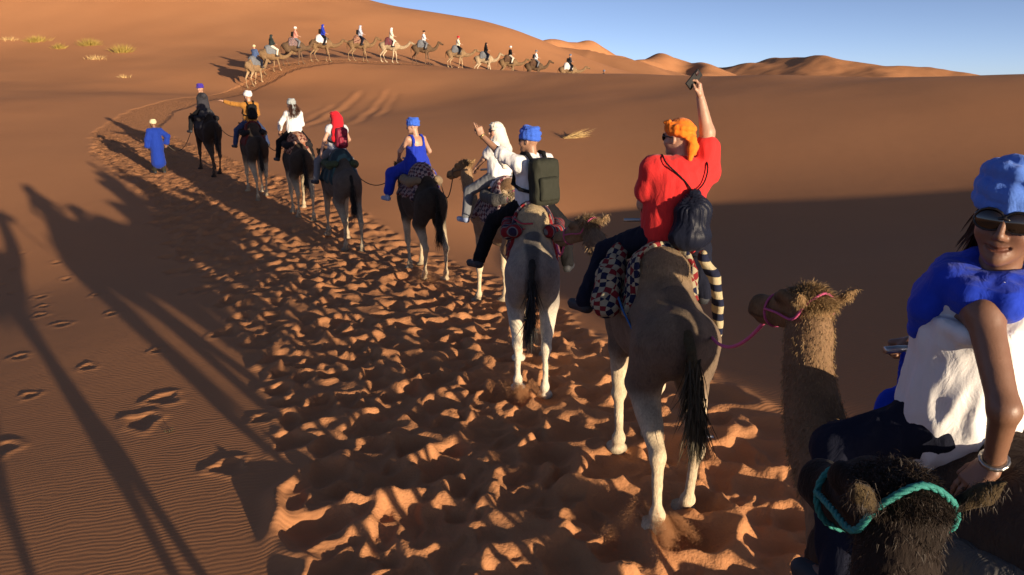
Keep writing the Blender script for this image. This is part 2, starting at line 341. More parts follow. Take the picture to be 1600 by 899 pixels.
# ------------------------------------------------------------------ implicit-surface modelling kit
class Blob:
    """smooth union of tapered limbs, ellipsoids and soft boxes, turned into one continuous quad mesh"""
    def __init__(s, vox): s.h = vox; s.p = []
    def cone(s, a, b, ra, rb, k=.03, sq=1.0, side=(0, 1, 0)):
        s.p.append(('c', V(*a), V(*b), ra, rb, k, sq, unit(side), 1)); return s
    def ell(s, c, r, k=.03, rot=None, sign=1):
        r = np.array([r, r, r] if np.isscalar(r) else r, float)
        s.p.append(('e', V(*c), r, None if rot is None else np.asarray(rot, float), 0, k, 0, 0, sign)); return s
    def box(s, c, b, rr, k=.01, rot=None, sign=1):
        s.p.append(('b', V(*c), np.array(b, float), None if rot is None else np.asarray(rot, float), rr, k, 0, 0, sign)); return s
    def chain(s, pts, rad, k=.03, sq=1.0, side=(0, 1, 0)):
        for i in range(len(pts) - 1): s.cone(pts[i], pts[i + 1], rad[i], rad[i + 1], k, sq, side)
        return s
    def ring(s, c, ru, rv, u, v, r, k=.008, n=16, wob=0):
        c, u, v = V(*c), unit(u), unit(v); w = np.cross(u, v)
        P = [c + u * ru * math.cos(t) + v * rv * math.sin(t) + w * wob * math.sin(2 * t + ru * 40) for t in np.linspace(0, 2 * math.pi, n + 1)]
        for i in range(n): s.cone(P[i], P[i + 1], r, r, k)
        return s
    def bounds(s):
        lo, hi = [], []
        for q in s.p:
            if q[8] < 0: continue
            if q[0] == 'c':
                m = max(q[3], q[4]) * max(1, q[6]); lo += [q[1] - m, q[2] - m]; hi += [q[1] + m, q[2] + m]
            else:
                m = q[2].max() + (q[4] if q[0] == 'b' else 0); m = m if q[3] is None else m * 1.3
                e = (q[2] + (q[4] if q[0] == 'b' else 0)) if q[3] is None else np.array([m] * 3)
                lo.append(q[1] - e); hi.append(q[1] + e)
        return np.min(lo, 0) - 3 * s.h, np.max(hi, 0) + 3 * s.h
    def field(s, clip=None, inflate=0.0):
        h = s.h; lo, hi = s.bounds(); lo = lo - inflate; hi = hi + inflate
        if clip is not None: lo = np.maximum(lo, clip[0]); hi = np.minimum(hi, clip[1])
        n = np.ceil((hi - lo) / h).astype(int) + 1
        D = np.full(n, 1.0, np.float32); ax = [lo[i] + np.arange(n[i]) * h for i in range(3)]
        for (ty, a, b, c, d, k, sq, sd, sg) in s.p:
            if ty == 'c':
                m = max(c, d) * max(1, sq) + k + 2 * h + inflate; l0 = np.minimum(a, b) - m; h0 = np.maximum(a, b) + m
            else:
                m = b.max() * 1.75 + d if c is not None else None
                e = (b + d if ty == 'b' else b) if c is None else np.array([m] * 3); l0 = a - e - k - 2 * h - inflate; h0 = a + e + k + 2 * h + inflate
            i0 = np.clip(((l0 - lo) / h).astype(int), 0, n); i1 = np.clip(np.ceil((h0 - lo) / h).astype(int) + 1, 0, n)
            if (i1 <= i0).any(): continue
            sl = tuple(slice(i0[j], i1[j]) for j in range(3))
            X = [ax[j][sl[j]].astype(np.float32).reshape([-1 if t == j else 1 for t in range(3)]) for j in range(3)]
            if ty == 'c':
                ab = b - a; L2 = ab @ ab + 1e-12; px, py, pz = X[0] - a[0], X[1] - a[1], X[2] - a[2]
                t = np.clip((px * ab[0] + py * ab[1] + pz * ab[2]) / L2, 0, 1)
                qx, qy, qz = px - t * ab[0], py - t * ab[1], pz - t * ab[2]; q2 = qx * qx + qy * qy + qz * qz
                if sq != 1.0:
                    e = qx * sd[0] + qy * sd[1] + qz * sd[2]; q2 = q2 + e * e * (1 / sq ** 2 - 1)
                f = np.sqrt(np.maximum(q2, 0)) - (c + t * (d - c))
            else:
                px, py, pz = X[0] - a[0], X[1] - a[1], X[2] - a[2]
                if c is not None:
                    px, py, pz = [px * c[0][j] + py * c[1][j] + pz * c[2][j] for j in range(3)]
                if ty == 'e':
                    k0 = np.sqrt((px / b[0]) ** 2 + (py / b[1]) ** 2 + (pz / b[2]) ** 2)
                    k1 = np.sqrt((px / b[0] ** 2) ** 2 + (py / b[1] ** 2) ** 2 + (pz / b[2] ** 2) ** 2) + 1e-6
                    f = k0 * (k0 - 1) / k1
                else:
                    qx, qy, qz = np.abs(px) - b[0], np.abs(py) - b[1], np.abs(pz) - b[2]
                    f = np.sqrt(np.maximum(qx, 0) ** 2 + np.maximum(qy, 0) ** 2 + np.maximum(qz, 0) ** 2) + np.minimum(np.maximum(np.maximum(qx, qy), qz), 0) - d
            A = D[sl]
            if sg > 0:
                hh = np.maximum(k - np.abs(A - f), 0) / k; D[sl] = np.minimum(A, f) - hh * hh * k * .25
            else:
                f = -f; hh = np.maximum(k - np.abs(A - f), 0) / k; D[sl] = np.maximum(A, f) + hh * hh * k * .25
        return D - inflate, lo, ax
    def mesh(s, smooth=1, clip=None, inflate=0.0, cut=None):
        D, lo, ax = s.field(clip, inflate)
        if cut is not None: D = cut(D, ax[0][:, None, None], ax[1][None, :, None], ax[2][None, None, :])
        D[0] = D[-1] = 1; D[:, 0] = D[:, -1] = 1; D[:, :, 0] = D[:, :, -1] = 1
        v, f = nets(D, lo, s.h)
        for _ in range(smooth): v = relax(v, f)
        return v, f
def nets(D, lo, h):
    nx, ny, nz = D.shape; I = D < 0
    S = np.zeros((nx - 1, ny - 1, nz - 1), np.int8)
    for i in (0, 1):
        for j in (0, 1):
            for k in (0, 1): S += I[i:nx - 1 + i, j:ny - 1 + j, k:nz - 1 + k]
    act = np.argwhere((S > 0) & (S < 8)); n = len(act)
    acc = np.zeros((n, 3)); cnt = np.zeros(n)
    cor = {}
    for i in (0, 1):
        for j in (0, 1):
            for k in (0, 1): cor[i, j, k] = D[act[:, 0] + i, act[:, 1] + j, act[:, 2] + k].astype(float)
    for a in list(cor):
        for ax in range(3):
            if a[ax]: continue
            b = list(a); b[ax] = 1; b = tuple(b); d0, d1 = cor[a], cor[b]; m = (d0 < 0) != (d1 < 0)
            t = np.where(m, d0 / np.where(m, d0 - d1, 1), 0)
            P = np.tile(np.array(a, float), (n, 1)); P[:, ax] += t; acc += P * m[:, None]; cnt += m
    v = lo + (act + acc / cnt[:, None]) * h
    idx = np.full(S.shape, -1, np.int64); idx[act[:, 0], act[:, 1], act[:, 2]] = np.arange(n)
    F = []
    for ax in range(3):
        sl0 = [slice(1, -1)] * 3; sl1 = [slice(1, -1)] * 3; sl0[ax] = slice(0, -1); sl1[ax] = slice(1, None)
        a, b = I[tuple(sl0)], I[tuple(sl1)]; o1, o2 = [(1, 2), (2, 0), (0, 1)][ax]
        for flip, msk in ((0, a & ~b), (1, ~a & b)):
            e = np.argwhere(msk); off = np.ones(3, int); off[ax] = 0; e = e + off
            q = []
            for (s1, s2) in ((0, 0), (1, 0), (1, 1), (0, 1)):
                w = e.copy(); w[:, o1] -= 1 - s1; w[:, o2] -= 1 - s2
                q.append(idx[w[:, 0], w[:, 1], w[:, 2]])
            q = np.stack(q, 1); F.append(q[:, ::-1] if flip else q)
    F = np.concatenate(F); return v, F[(F >= 0).all(1)]
def relax(v, f, a=.6):
    c = v[f].mean(1); w = np.bincount(f.ravel(), minlength=len(v)); o = np.empty_like(v)
    for j in range(3): o[:, j] = np.bincount(f.ravel(), np.repeat(c[:, j], 4), minlength=len(v)) / np.maximum(w, 1)
    o[w == 0] = v[w == 0]; return v * (1 - a) + o * a
def vnormals(v, f):
    n = np.cross(v[f[:, 2]] - v[f[:, 0]], v[f[:, 3]] - v[f[:, 1]]); o = np.empty_like(v)
    for j in range(3): o[:, j] = np.bincount(f.ravel(), np.repeat(n[:, j], 4), minlength=len(v))
    return o / (np.linalg.norm(o, axis=1)[:, None] + 1e-12)
def displace(v, f, fn):
    return v + vnormals(v, f) * fn(v)[:, None]
def folds(amp, scale, seed=0.0, stretch=(1, 1, .35)):
    def fn(v):
        p = v * scale * np.array(stretch)
        n = noise3(p[:, 0] + seed, p[:, 1] + seed * 1.7, p[:, 2] - seed)
        m = noise3(p[:, 0] * 2.3 + seed, p[:, 1] * 2.3, p[:, 2] * 2.3 + seed)
        return amp * (1.0 - 2.2 * np.abs(n)) * .8 + amp * .4 * m
    return fn
def join(parts):
    vs, fs, o = [], [], 0
    for v, f in parts: vs.append(v); fs.append(f + o); o += len(v)
    return np.vstack(vs), np.vstack(fs)
def rotm(yaw=0, pitch=0, roll=0):
    """yaw to the left, pitch nose-down, roll to the right, degrees; X forward, Y left, Z up"""
    return np.array(Matrix.Rotation(R(yaw), 3, 'Z') @ Matrix.Rotation(R(pitch), 3, 'Y') @ Matrix.Rotation(R(roll), 3, 'X'))
def tube(pts, rad, n=8, twist=0.0, cap=True):
    pts = np.asarray(pts, float); m = len(pts); rad = np.full(m, rad) if np.isscalar(rad) else np.asarray(rad)
    T = np.gradient(pts, axis=0); T /= np.linalg.norm(T, axis=1)[:, None] + 1e-9
    up = np.array([0, 0, 1.0]) if abs(T[0, 2]) < .9 else np.array([1.0, 0, 0]); V_, F = [], []
    u = unit(np.cross(T[0], up))
    for i in range(m):
        u = unit(u - T[i] * (u @ T[i])); w = np.cross(T[i], u)
        for j in range(n):
            a = 2 * math.pi * j / n + twist * i; V_.append(pts[i] + rad[i] * (u * math.cos(a) + w * math.sin(a)))
    for i in range(m - 1):
        for j in range(n): F.append((i * n + j, i * n + (j + 1) % n, (i + 1) * n + (j + 1) % n, (i + 1) * n + j))
    V_ = np.array(V_); F = np.array(F)
    if cap:
        k = len(V_); V_ = np.vstack([V_, pts[0], pts[-1]])
        e = [(k, (j + 1) % n, j, j) for j in range(n)]; e2 = [(k + 1, (m - 1) * n + j, (m - 1) * n + (j + 1) % n, (m - 1) * n + (j + 1) % n) for j in range(n)]
        F = [tuple(x) for x in F] + [x[:3] for x in e] + [x[:3] for x in e2]
    return V_, F
def spline(P, n=24):
    P = np.asarray(P, float)
    if len(P) < 3: return np.array([P[0] + (P[-1] - P[0]) * t for t in np.linspace(0, 1, n)])
    Q = np.vstack([2 * P[0] - P[1], P, 2 * P[-1] - P[-2]]); out = []
    for s in np.linspace(0, len(P) - 1 - 1e-6, n):
        i = int(s); t = s - i; a, b, c, d = Q[i], Q[i + 1], Q[i + 2], Q[i + 3]
        out.append(.5 * (2 * b + (c - a) * t + (2 * a - 5 * b + 4 * c - d) * t * t + (3 * b - a - 3 * c + d) * t ** 3))
    return np.array(out)
def rope_pts(P, n=40, r=.012, sag=0):
    q = spline(P, n); t = np.linspace(0, 1, n); q[:, 2] -= sag * 4 * t * (1 - t); return q
def rope_obj(name, P, r, mat, parent=None, n=40, sag=0, strands=3):
    """laid rope: strands twisted round the line"""
    q = rope_pts(P, n, r, sag); vs, fs, o = [], [], 0
    L = np.r_[0, np.cumsum(np.linalg.norm(np.diff(q, axis=0), axis=1))]; m = max(n, int(L[-1] / (r * 1.6)))
    s = np.linspace(0, L[-1], m); q = np.stack([np.interp(s, L, q[:, j]) for j in range(3)], 1)
    T = np.gradient(q, axis=0); T /= np.linalg.norm(T, axis=1)[:, None] + 1e-9
    u = np.cross(T, [0.01, .02, 1]); u /= np.linalg.norm(u, axis=1)[:, None] + 1e-9; w = np.cross(T, u)
    for k in range(strands):
        ph = s / (r * 7) * 2 * math.pi + 2 * math.pi * k / strands
        v, f = tube(q + (u * np.cos(ph)[:, None] + w * np.sin(ph)[:, None]) * r * .5, r * .62, 5)
        vs.append(v); fs += [tuple(i + o for i in x) for x in f]; o += len(v)
    return mesh_obj(name, np.vstack(vs), fs, mat, parent)
def hair(name, roots, dirs, length, width, mat, parent=None, seg=4, droop=.4, curl=.25, seed=1, col=None):
    """ribbons of hair growing from roots"""
    g = np.random.default_rng(seed); n = len(roots); L = length * g.uniform(.55, 1.15, n); d = np.asarray(dirs, float)
    d = d + g.normal(0, curl, d.shape); d /= np.linalg.norm(d, axis=1)[:, None]
    side = np.cross(d, g.normal(size=(n, 3))); side /= np.linalg.norm(side, axis=1)[:, None] + 1e-9
    p = np.array(roots, float); W = width * g.uniform(.6, 1.3, n); vs = []
    bend = g.normal(0, curl, (n, 3))
    for i in range(seg + 1):
        t = i / seg; w = (W * (1 - t) ** .7)[:, None]; vs += [p - side * w, p + side * w]
        d = d + np.array([0, 0, -droop / seg]) + bend / seg; d /= np.linalg.norm(d, axis=1)[:, None]; p = p + d * (L / seg)[:, None]
    Vv = np.stack(vs, 1).reshape(-1, 3); k = (seg + 1) * 2; b = np.arange(n)[:, None] * k; F = []
    for i in range(seg): F.append(b + np.array([2 * i, 2 * i + 1, 2 * i + 3, 2 * i + 2])[None])
    o = mesh_obj(name, Vv, np.concatenate(F), mat, parent); return o
def hair_mat(name, c1, c2):
    if name in _mc: return _mc[name]
    m, n, l, b = newmat(name); g = n.new("ShaderNodeNewGeometry")
    l.new(ramp(n, l, g.outputs["Random Per Island"], [(0, c1), (1, c2)]), b.inputs["Base Color"])
    b.inputs["Roughness"].default_value = .6; b.inputs["Specular IOR Level"].default_value = .3; _mc[name] = m; return m
def surf_roots(v, f, mask, n, seed=0):
    """random points on the part of a mesh where mask(v) holds, with normals"""
    nm = vnormals(v, f); id_ = np.flatnonzero(mask(v)); g = np.random.default_rng(seed)
    if len(id_) == 0: return np.zeros((0, 3)), np.zeros((0, 3))
    s = g.choice(id_, n); return v[s] + g.normal(0, .006, (n, 3)), nm[s]

# ------------------------------------------------------------------ camels
def head_to_mat(heading): return R(90 + heading)
FUR = fur_mat("camel_coat")
def neck_pts(kind):
    """neck centre line from the chest to the poll, then the head direction (X forward, Z up)"""
    return {
     'walk': ([(.55,0,1.36),(.86,0,1.27),(1.14,0,1.36),(1.34,0,1.60),(1.46,0,1.86)], (1, 0, -.22)),
     'low':  ([(.55,0,1.36),(.90,0,1.24),(1.22,0,1.27),(1.52,0,1.42),(1.72,0,1.64)], (1, 0, -.12)),
     'up':   ([(.52,0,1.40),(.78,0,1.36),(.98,0,1.52),(1.10,0,1.82),(1.16,0,2.10)], (1, 0, -.10)),
     'sweep':([(.45,0,1.56),(.68,0,1.50),(.88,0,1.56),(1.03,0,1.76),(1.12,0,1.99),(1.15,0,2.19)], (1, 0, -.06)),
     'close':([(.50,0,1.45),(.72,0,1.44),(.92,0,1.60),(1.02,0,1.88),(1.06,0,2.16)], (1, 0, -.18))}[kind]
def camel(label, x, y, heading, coat, neck='walk', gait=(.1, -.2, -.25, .2), lift=(0, 0, 0, 0), vox=.026, scale=1.0, seed=0, group=None,
          head_yaw=0, neck_bend=0, tail_sw=0.0, tufts=1, halter=None, hump=.86, eyes=True, headlift=0.0, name="camel", hairw=1.0, hairl=1.0, neckl=1.0, wide=1.0):
    """coat: dict(base, top, legs, belly, tail) colours.  gait: fore-aft foot offsets for fore-left, fore-right, hind-left, hind-right"""
    rot = head_to_mat(heading); fw = (math.cos(rot), math.sin(rot)); lf = (-fw[1], fw[0])
    def W(px, py): return x + (px * fw[0] + py * wide * lf[0]) * scale, y + (px * fw[1] + py * wide * lf[1]) * scale
    feet0 = [(.42, .17), (.42, -.17), (-.66, .15), (-.66, -.15)]
    z0 = np.mean([gz(*W(a + g, b)) for (a, b), g in zip(feet0, gait)])
    root = empty(name, (x, y, z0), rot); root.scale = (scale, scale * wide, scale)
    tag(root, label, "camel", group)
    B = Blob(vox)
    # trunk
    B.cone((.50,0,1.40), (.12,0,1.36), .335, .37, .08, .76); B.cone((.12,0,1.36), (-.38,0,1.44), .37, .315, .08, .78)
    B.cone((-.38,0,1.44), (-.72,0,1.46), .30, .235, .08, .84); B.ell((-.74,0,1.42), (.20,.20,.27), .08)
    B.ell((.40,0,1.22), (.30,.20,.24), .08)                                            # brisket
    B.cone((-.42,0,1.66), (.22,0,1.66), .16, .18, .12, .8); B.ell((-.14,0,1.80), (.34 * hump,.205,.30 * hump), .12)  # hump
    B.cone((.22,0,1.66), (.60,0,1.50), .17, .16, .1)
    # legs
    J = []
    for i, ((fx, fy), g, lf_) in enumerate(zip(feet0, gait, lift)):
        sgn = 1 if fy > 0 else -1; dz = (gz(*W(fx + g, fy)) - z0) / scale - .02 + lf_
        if i < 2: c = [(.46,.18,1.38),(.38,.185,1.03),(.42,.175,.58),(.40,.17,.16),(.46,.17,.045)]; rr = [.155,.098,.062,.043,.05]; ht = 1.38
        else: c = [(-.66,.135,1.42),(-.46,.185,1.04),(-.80,.155,.62),(-.72,.15,.17),(-.64,.15,.045)]; rr = [.19,.128,.060,.043,.05]; ht = 1.42
        pts = []
        for (a, b, z) in c:
            w = 1 - z / ht; bend = (.16 if i < 2 else .10) * lf_ / .2 * math.sin(math.pi * min(w * 1.1, 1)) if lf_ else 0
            pts.append(V(a + g * w ** 1.05 + bend, sgn * b, z + dz * w))
        k = .05
        B.cone(pts[0], pts[1], rr[0], rr[1], .07, .82); B.cone(pts[1], pts[2], rr[1] * .92, rr[2] * .84, k); B.ell(pts[2], (.064,.06,.075) if i < 2 else (.062,.055,.08), .03)
        m = (pts[2] * .5 + pts[3] * .5); B.cone(pts[2], m, rr[2] * .78, .034, .025); B.cone(m, pts[3], .034, rr[3] * .86, .025)
        B.ell(pts[3], (.055,.052,.06), .03); B.cone(pts[3], pts[4], .047, .055, .03)
        ft = pts[4]; B.ell(ft + V(.03, 0, -.012), (.115,.092,.048), .03); B.cone(ft + V(.05,.035,-.015), ft + V(.125,.045,-.025), .035,.024,.012); B.cone(ft + V(.05,-.035,-.015), ft + V(.125,-.045,-.025), .035,.024,.012)
        if i >= 2: B.ell(pts[0] + V(.06, sgn * .02, -.14), (.20,.115,.30), .08)
        else: B.ell(pts[0] + V(0, 0, -.05), (.15,.10,.25), .08)
        J.append(pts)
    # neck and head
    P, hd = neck_pts(neck); P = [V(*p) for p in P]; n = len(P)
    for i, p in enumerate(P):
        t = i / (n - 1); p[1] += neck_bend * t * t; p[2] += headlift * t * t
    sp = spline(P, 13); rad = np.interp(np.linspace(0, 1, 13), [0, .25, .5, .75, 1], [.235, .165, .13, .112, .105] if neck != 'sweep' else [.27, .215, .155, .12, .105])
    B.chain(list(sp), list(rad), .05, .78)
    hy = R(head_yaw); d = unit((hd[0] * math.cos(hy), hd[0] * math.sin(hy), hd[2])); sdv = unit(np.cross((0, 0, 1), d)); upv = np.cross(d, sdv)
    poll = P[-1]; H = lambda a, b, c: poll + d * a + sdv * b + upv * c
    fine = vox * .55 if vox > .016 else vox * .7
    Hd = Blob(fine)
    Hd.cone(poll * .82 + sp[-3] * .18 + d * .01, H(.0,0,.0), .092, .098, .04, .8, sdv)
    Hd.cone(H(.0,0,.03), H(.13,0,.02), .098, .088, .04, .86, sdv); Hd.cone(H(.13,0,.01), H(.36,0,-.045), .08, .054, .03, .9, sdv)
    Hd.ell(H(.41,0,-.05), .062, .03); Hd.cone(H(.36,.02,-.075), H(.44,.025,-.085), .04,.03,.02); Hd.cone(H(.36,-.02,-.075), H(.44,-.025,-.085), .04,.03,.02)
    Hd.cone(H(.12,0,-.05), H(.40,0,-.115), .062, .036, .03, .8, sdv)                    # jaw
    for s in (1, -1):
        Hd.ell(H(.145, s * .075, .055), (.045,.03,.03), .03); Hd.cone(H(.05, s * .07, .06), H(.12, s * .085, .085), .03, .02, .03)
        Hd.cone(H(-.045, s * .085, .05), H(-.080, s * .135, .095), .016, .025, .015); Hd.cone(H(-.080, s * .135, .095), H(-.105, s * .160, .128), .025, .008, .012)
        Hd.ell(H(-.060, s * .138, .10), (.017,.014,.017), .01, None, -1)
        Hd.ell(H(.445, s * .032, -.028), (.016,.008,.012), .008, None, -1)
    Hd.cone(H(.33, .05, -.088), H(.47, .03, -.098), .006, .006, .006); Hd.p[-1] = Hd.p[-1][:8] + (1,)
    # tail
    tw = tail_sw; tl = spline([(-.90,0,1.56),(-1.0,.1 * tw,1.45),(-1.03,.35 * tw,1.2),(-1.02,.7 * tw,.98)], 8)
    T = Blob(max(fine * .8, .012)); T.chain(list(tl), [.05,.035,.03,.027,.024,.022,.02,.018], .02)
    v1, f1 = B.mesh(2); v2, f2 = Hd.mesh(1); v3, f3 = T.mesh(1)
    v, f = join([(v1, f1), (v2, f2), (v3, f3)])
    is_head = np.zeros(len(v), bool); is_head[len(v1):len(v1) + len(v2)] = 1
    is_tail = np.zeros(len(v), bool); is_tail[len(v1) + len(v2):] = 1
    v = displace(v, f, lambda q: .006 * noise3(q[:, 0] * 9 + seed, q[:, 1] * 9, q[:, 2] * 9) * (~is_head))
    # coat colours
    nz = noise3(v[:, 0] * 3 + seed, v[:, 1] * 3, v[:, 2] * 3 + 3) * .12
    z = v[:, 2] + nz; col = np.tile(np.array(coat['base'], float), (len(v), 1))
    def lay(w, c): col[:] = col * (1 - w[:, None]) + np.array(c, float) * w[:, None]
    trunk = (v[:, 0] < .62)
    lay(sstep(1.55, 1.85, z) * trunk, coat.get('top', coat['base']))
    lay(sstep(1.18, 1.02, z) * sstep(.02, .1, np.abs(v[:, 1])) * 0 + sstep(1.12, .78, z), coat.get('legs', coat['base']))
    if 'neck' in coat: lay(sstep(.6, .9, v[:, 0] + nz) * (z > .9), coat['neck'])
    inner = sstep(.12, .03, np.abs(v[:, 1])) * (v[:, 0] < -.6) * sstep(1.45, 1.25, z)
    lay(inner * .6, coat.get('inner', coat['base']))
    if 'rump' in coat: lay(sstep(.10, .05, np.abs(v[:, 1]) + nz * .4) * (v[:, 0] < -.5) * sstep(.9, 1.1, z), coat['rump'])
    lay(sstep(.06, .02, z - nz), tuple(c * .6 for c in coat.get('legs', coat['base'])))
    lay(is_tail * 1.0, coat.get('tail', (.03, .02, .015)))
    hp = v[is_head] - poll; a_ = hp @ d; s_ = np.abs(hp @ sdv); u_ = hp @ upv; hc = col[is_head]
    def layh(w, c): hc[:] = hc * (1 - w[:, None]) + np.array(c, float) * w[:, None]
    if 'head' in coat: layh(np.ones(len(hc)), coat['head'])
    layh(sstep(.34, .42, a_) * .6, tuple(c * .5 for c in coat.get('head', coat['base'])))
    layh(np.exp(-((a_ - .145) / .035) ** 2 - ((s_ - .09) / .03) ** 2 - ((u_ - .05) / .022) ** 2), (.02, .014, .01))
    layh((np.exp(-((a_ - .445) / .02) ** 2 - ((s_ - .03) / .014) ** 2 - ((u_ + .028) / .014) ** 2)), (.02, .012, .01))
    layh(np.exp(-((u_ + .092) / .007) ** 2) * sstep(.3, .36, a_) * .8, (.03, .018, .012))
    ear = (a_ < -.03) & (s_ > .10); hc[ear] = hc[ear] * .6 + np.array(coat.get('ear', (.24,.16,.08))) * .4
    col[is_head] = hc
    body = mesh_obj("body", v, f, FUR, root, cols=col)
    hm = hair_mat(label[:3] + "_hair%d" % seed, tuple(c * .5 for c in coat.get('tuft', coat['base'])), tuple(min(1, c * 1.2) for c in coat.get('tuft', coat['base'])))
    tm = hair_mat("tail_hair%d" % seed, tuple(c * .55 for c in coat.get('tail', (.05,.035,.025))), tuple(c * 1.5 for c in coat.get('tail', (.05,.035,.025))))
    k = int(300 * tufts)
    if k:
        g = np.random.default_rng(seed); ti = g.integers(3, 8, k * 2)
        tag(hair("tail_hair", tl[ti] + g.normal(0, .018, (k * 2, 3)), np.tile([[-.08, .1 * tw, -1.0]], (k * 2, 1)), .36, .0045, tm, root, 4, .5, .16, seed), kind="stuff")
        ro, nn = surf_roots(v, f, lambda q: is_head & ((q - poll) @ upv > .04) & ((q - poll) @ d < .10) & (np.abs((q - poll) @ sdv) < .08), k * 3, seed)
        if len(ro): tag(hair("head_hair", ro, nn * .5 - d * .8, .060 * hairl, .0026 * hairw, hm, root, 4, 1.0, .40, seed + 1), kind="stuff")
        nb_ = sp[6:12]
        ro, nn = surf_roots(v, f, lambda q: ((q[:, 0] > .8) & (q[:, 2] > 1.35) & ~is_head) | (is_head & ((q - poll) @ d < .02)), k * 4, seed + 2)
        if len(ro): tag(hair("neck_hair", ro, nn * .6 + np.array([0, 0, -.9]), .055 * hairl * neckl, .0026 * hairw, hm, root, 3, .7, .40, seed + 2), kind="stuff")
        ro, nn = surf_roots(v, f, lambda q: (q[:, 2] > 1.82) & (q[:, 0] < .2) & (q[:, 0] > -.6), k * 4, seed + 3)
        if len(ro): tag(hair("hump_hair", ro, nn * .35 + np.array([-.35, 0, -.7]), .030, .0016 * hairw, hm, root, 3, .6, .2, seed + 3), kind="stuff")
    if halter:
        hmt = plain("halter_" + halter[0], halter[1], .8, 0, 120, .3, .002)
        ring = lambda a, rs, ru, zc: [H(a, rs * math.cos(t), zc + ru * math.sin(t)) for t in np.linspace(0, 2 * math.pi, 17)]
        r_ = halter[2] if len(halter) > 2 else .009
        hl = rope_obj("halter", ring(.27, .076, .088, -.045), r_, hmt, root, 40)
        rope_obj("cheek_rope", [H(.27, .076, -.03), H(.14, .098, -.02), H(.0, .108, -.02), H(-.06, .085, .06), H(-.08, 0, .115), H(-.06, -.085, .06), H(0, -.108, -.02), H(.14, -.098, -.02), H(.27, -.076, -.03)], r_, hmt, hl, 50)
    root["_"] = 0; del root["_"]
    Mw = Matrix.Translation((x, y, z0)) @ Matrix.Rotation(rot, 4, 'Z') @ Matrix.Diagonal((scale, scale * wide, scale, 1))
    world = lambda p: np.array(Mw @ Vector(p))
    return dict(root=root, M=Mw, world=world, z0=z0, rot=rot, scale=scale, H=H, poll=poll, blob=B, x=x, y=y, heading=heading, tail=tl)
# ------------------------------------------------------------------ people
def ik(a, target, l1, l2, hint):
    a, t = V(*a), V(*target); d = t - a; L = np.linalg.norm(d); m = (l1 + l2) * .995
    if L > m: t = a + d / L * m; d = t - a; L = m
    x = (l1 * l1 - l2 * l2 + L * L) / (2 * L); h = math.sqrt(max(l1 * l1 - x * x, 0)); u = d / L
    w = V(*hint); w = w - u * (w @ u); return a + u * x + unit(w) * h, t
CURL = dict(relax=((25, 20, 15),) * 4, rest=((12, 18, 14), (14, 18, 14), (18, 20, 15), (24, 22, 15)), grip=((62, 70, 35),) * 4, flat=((4, 5, 4),) * 4,
            point=((2, 3, 2), (22, 30, 20), (55, 60, 35), (65, 65, 35)), hold=((30, 42, 20), (32, 44, 22), (34, 46, 22), (36, 46, 22)))
def hand(B, w, f, n, th, pose, s=1.0):
    """palm, four unequal fingers of three phalanges and a thumb leaving the side of the palm. f along the fingers, n out of the palm, th thumb side"""
    f = unit(f); n = unit(V(*n) - f * (V(*n) @ f)); t = np.cross(n, f); t = t if t @ V(*th) > 0 else -t
    Pt = lambda a, b, c: w + (f * a + t * b + n * c) * s
    B.cone(Pt(-.02,0,0), Pt(.02,0,0), .026 * s, .029 * s, .012, .75, n)
    for b0, b1 in ((.022,.030),(.008,.010),(-.008,-.010),(-.022,-.027)): B.cone(Pt(.02, b0, 0), Pt(.085, b1, 0), .016 * s, .0135 * s, .016)
    B.cone(Pt(.025,.028,.008), Pt(.05,.02,.008), .016 * s, .014 * s, .015)
    for (b, L, r), cu in zip(((.031,.072,.0092),(.0105,.081,.0095),(-.0105,.075,.009),(-.029,.058,.008)), CURL[pose]):
        p = Pt(.085 if b < .02 else .082, b, 0); ang = 0; spread = b * .9
        for q, seg in zip(cu, (.46, .30, .24)):
            ang += R(q); d = f * math.cos(ang) + n * math.sin(ang) + t * spread * 1.5; e = p + unit(d) * L * seg * s
            B.cone(p, e, r * s, r * s * .92, .004); p = e; r *= .93
    c = .35 if pose in ('grip', 'hold', 'point') else 0
    a = Pt(.022,.028,.006); b = Pt(.055,.052 - .012 * c,.016 + .03 * c); e = Pt(.088,.060 - .06 * c,.022 + .045 * c)
    B.cone(a, b, .0135 * s, .011 * s, .012); B.cone(b, e, .0105 * s, .0085 * s, .005)
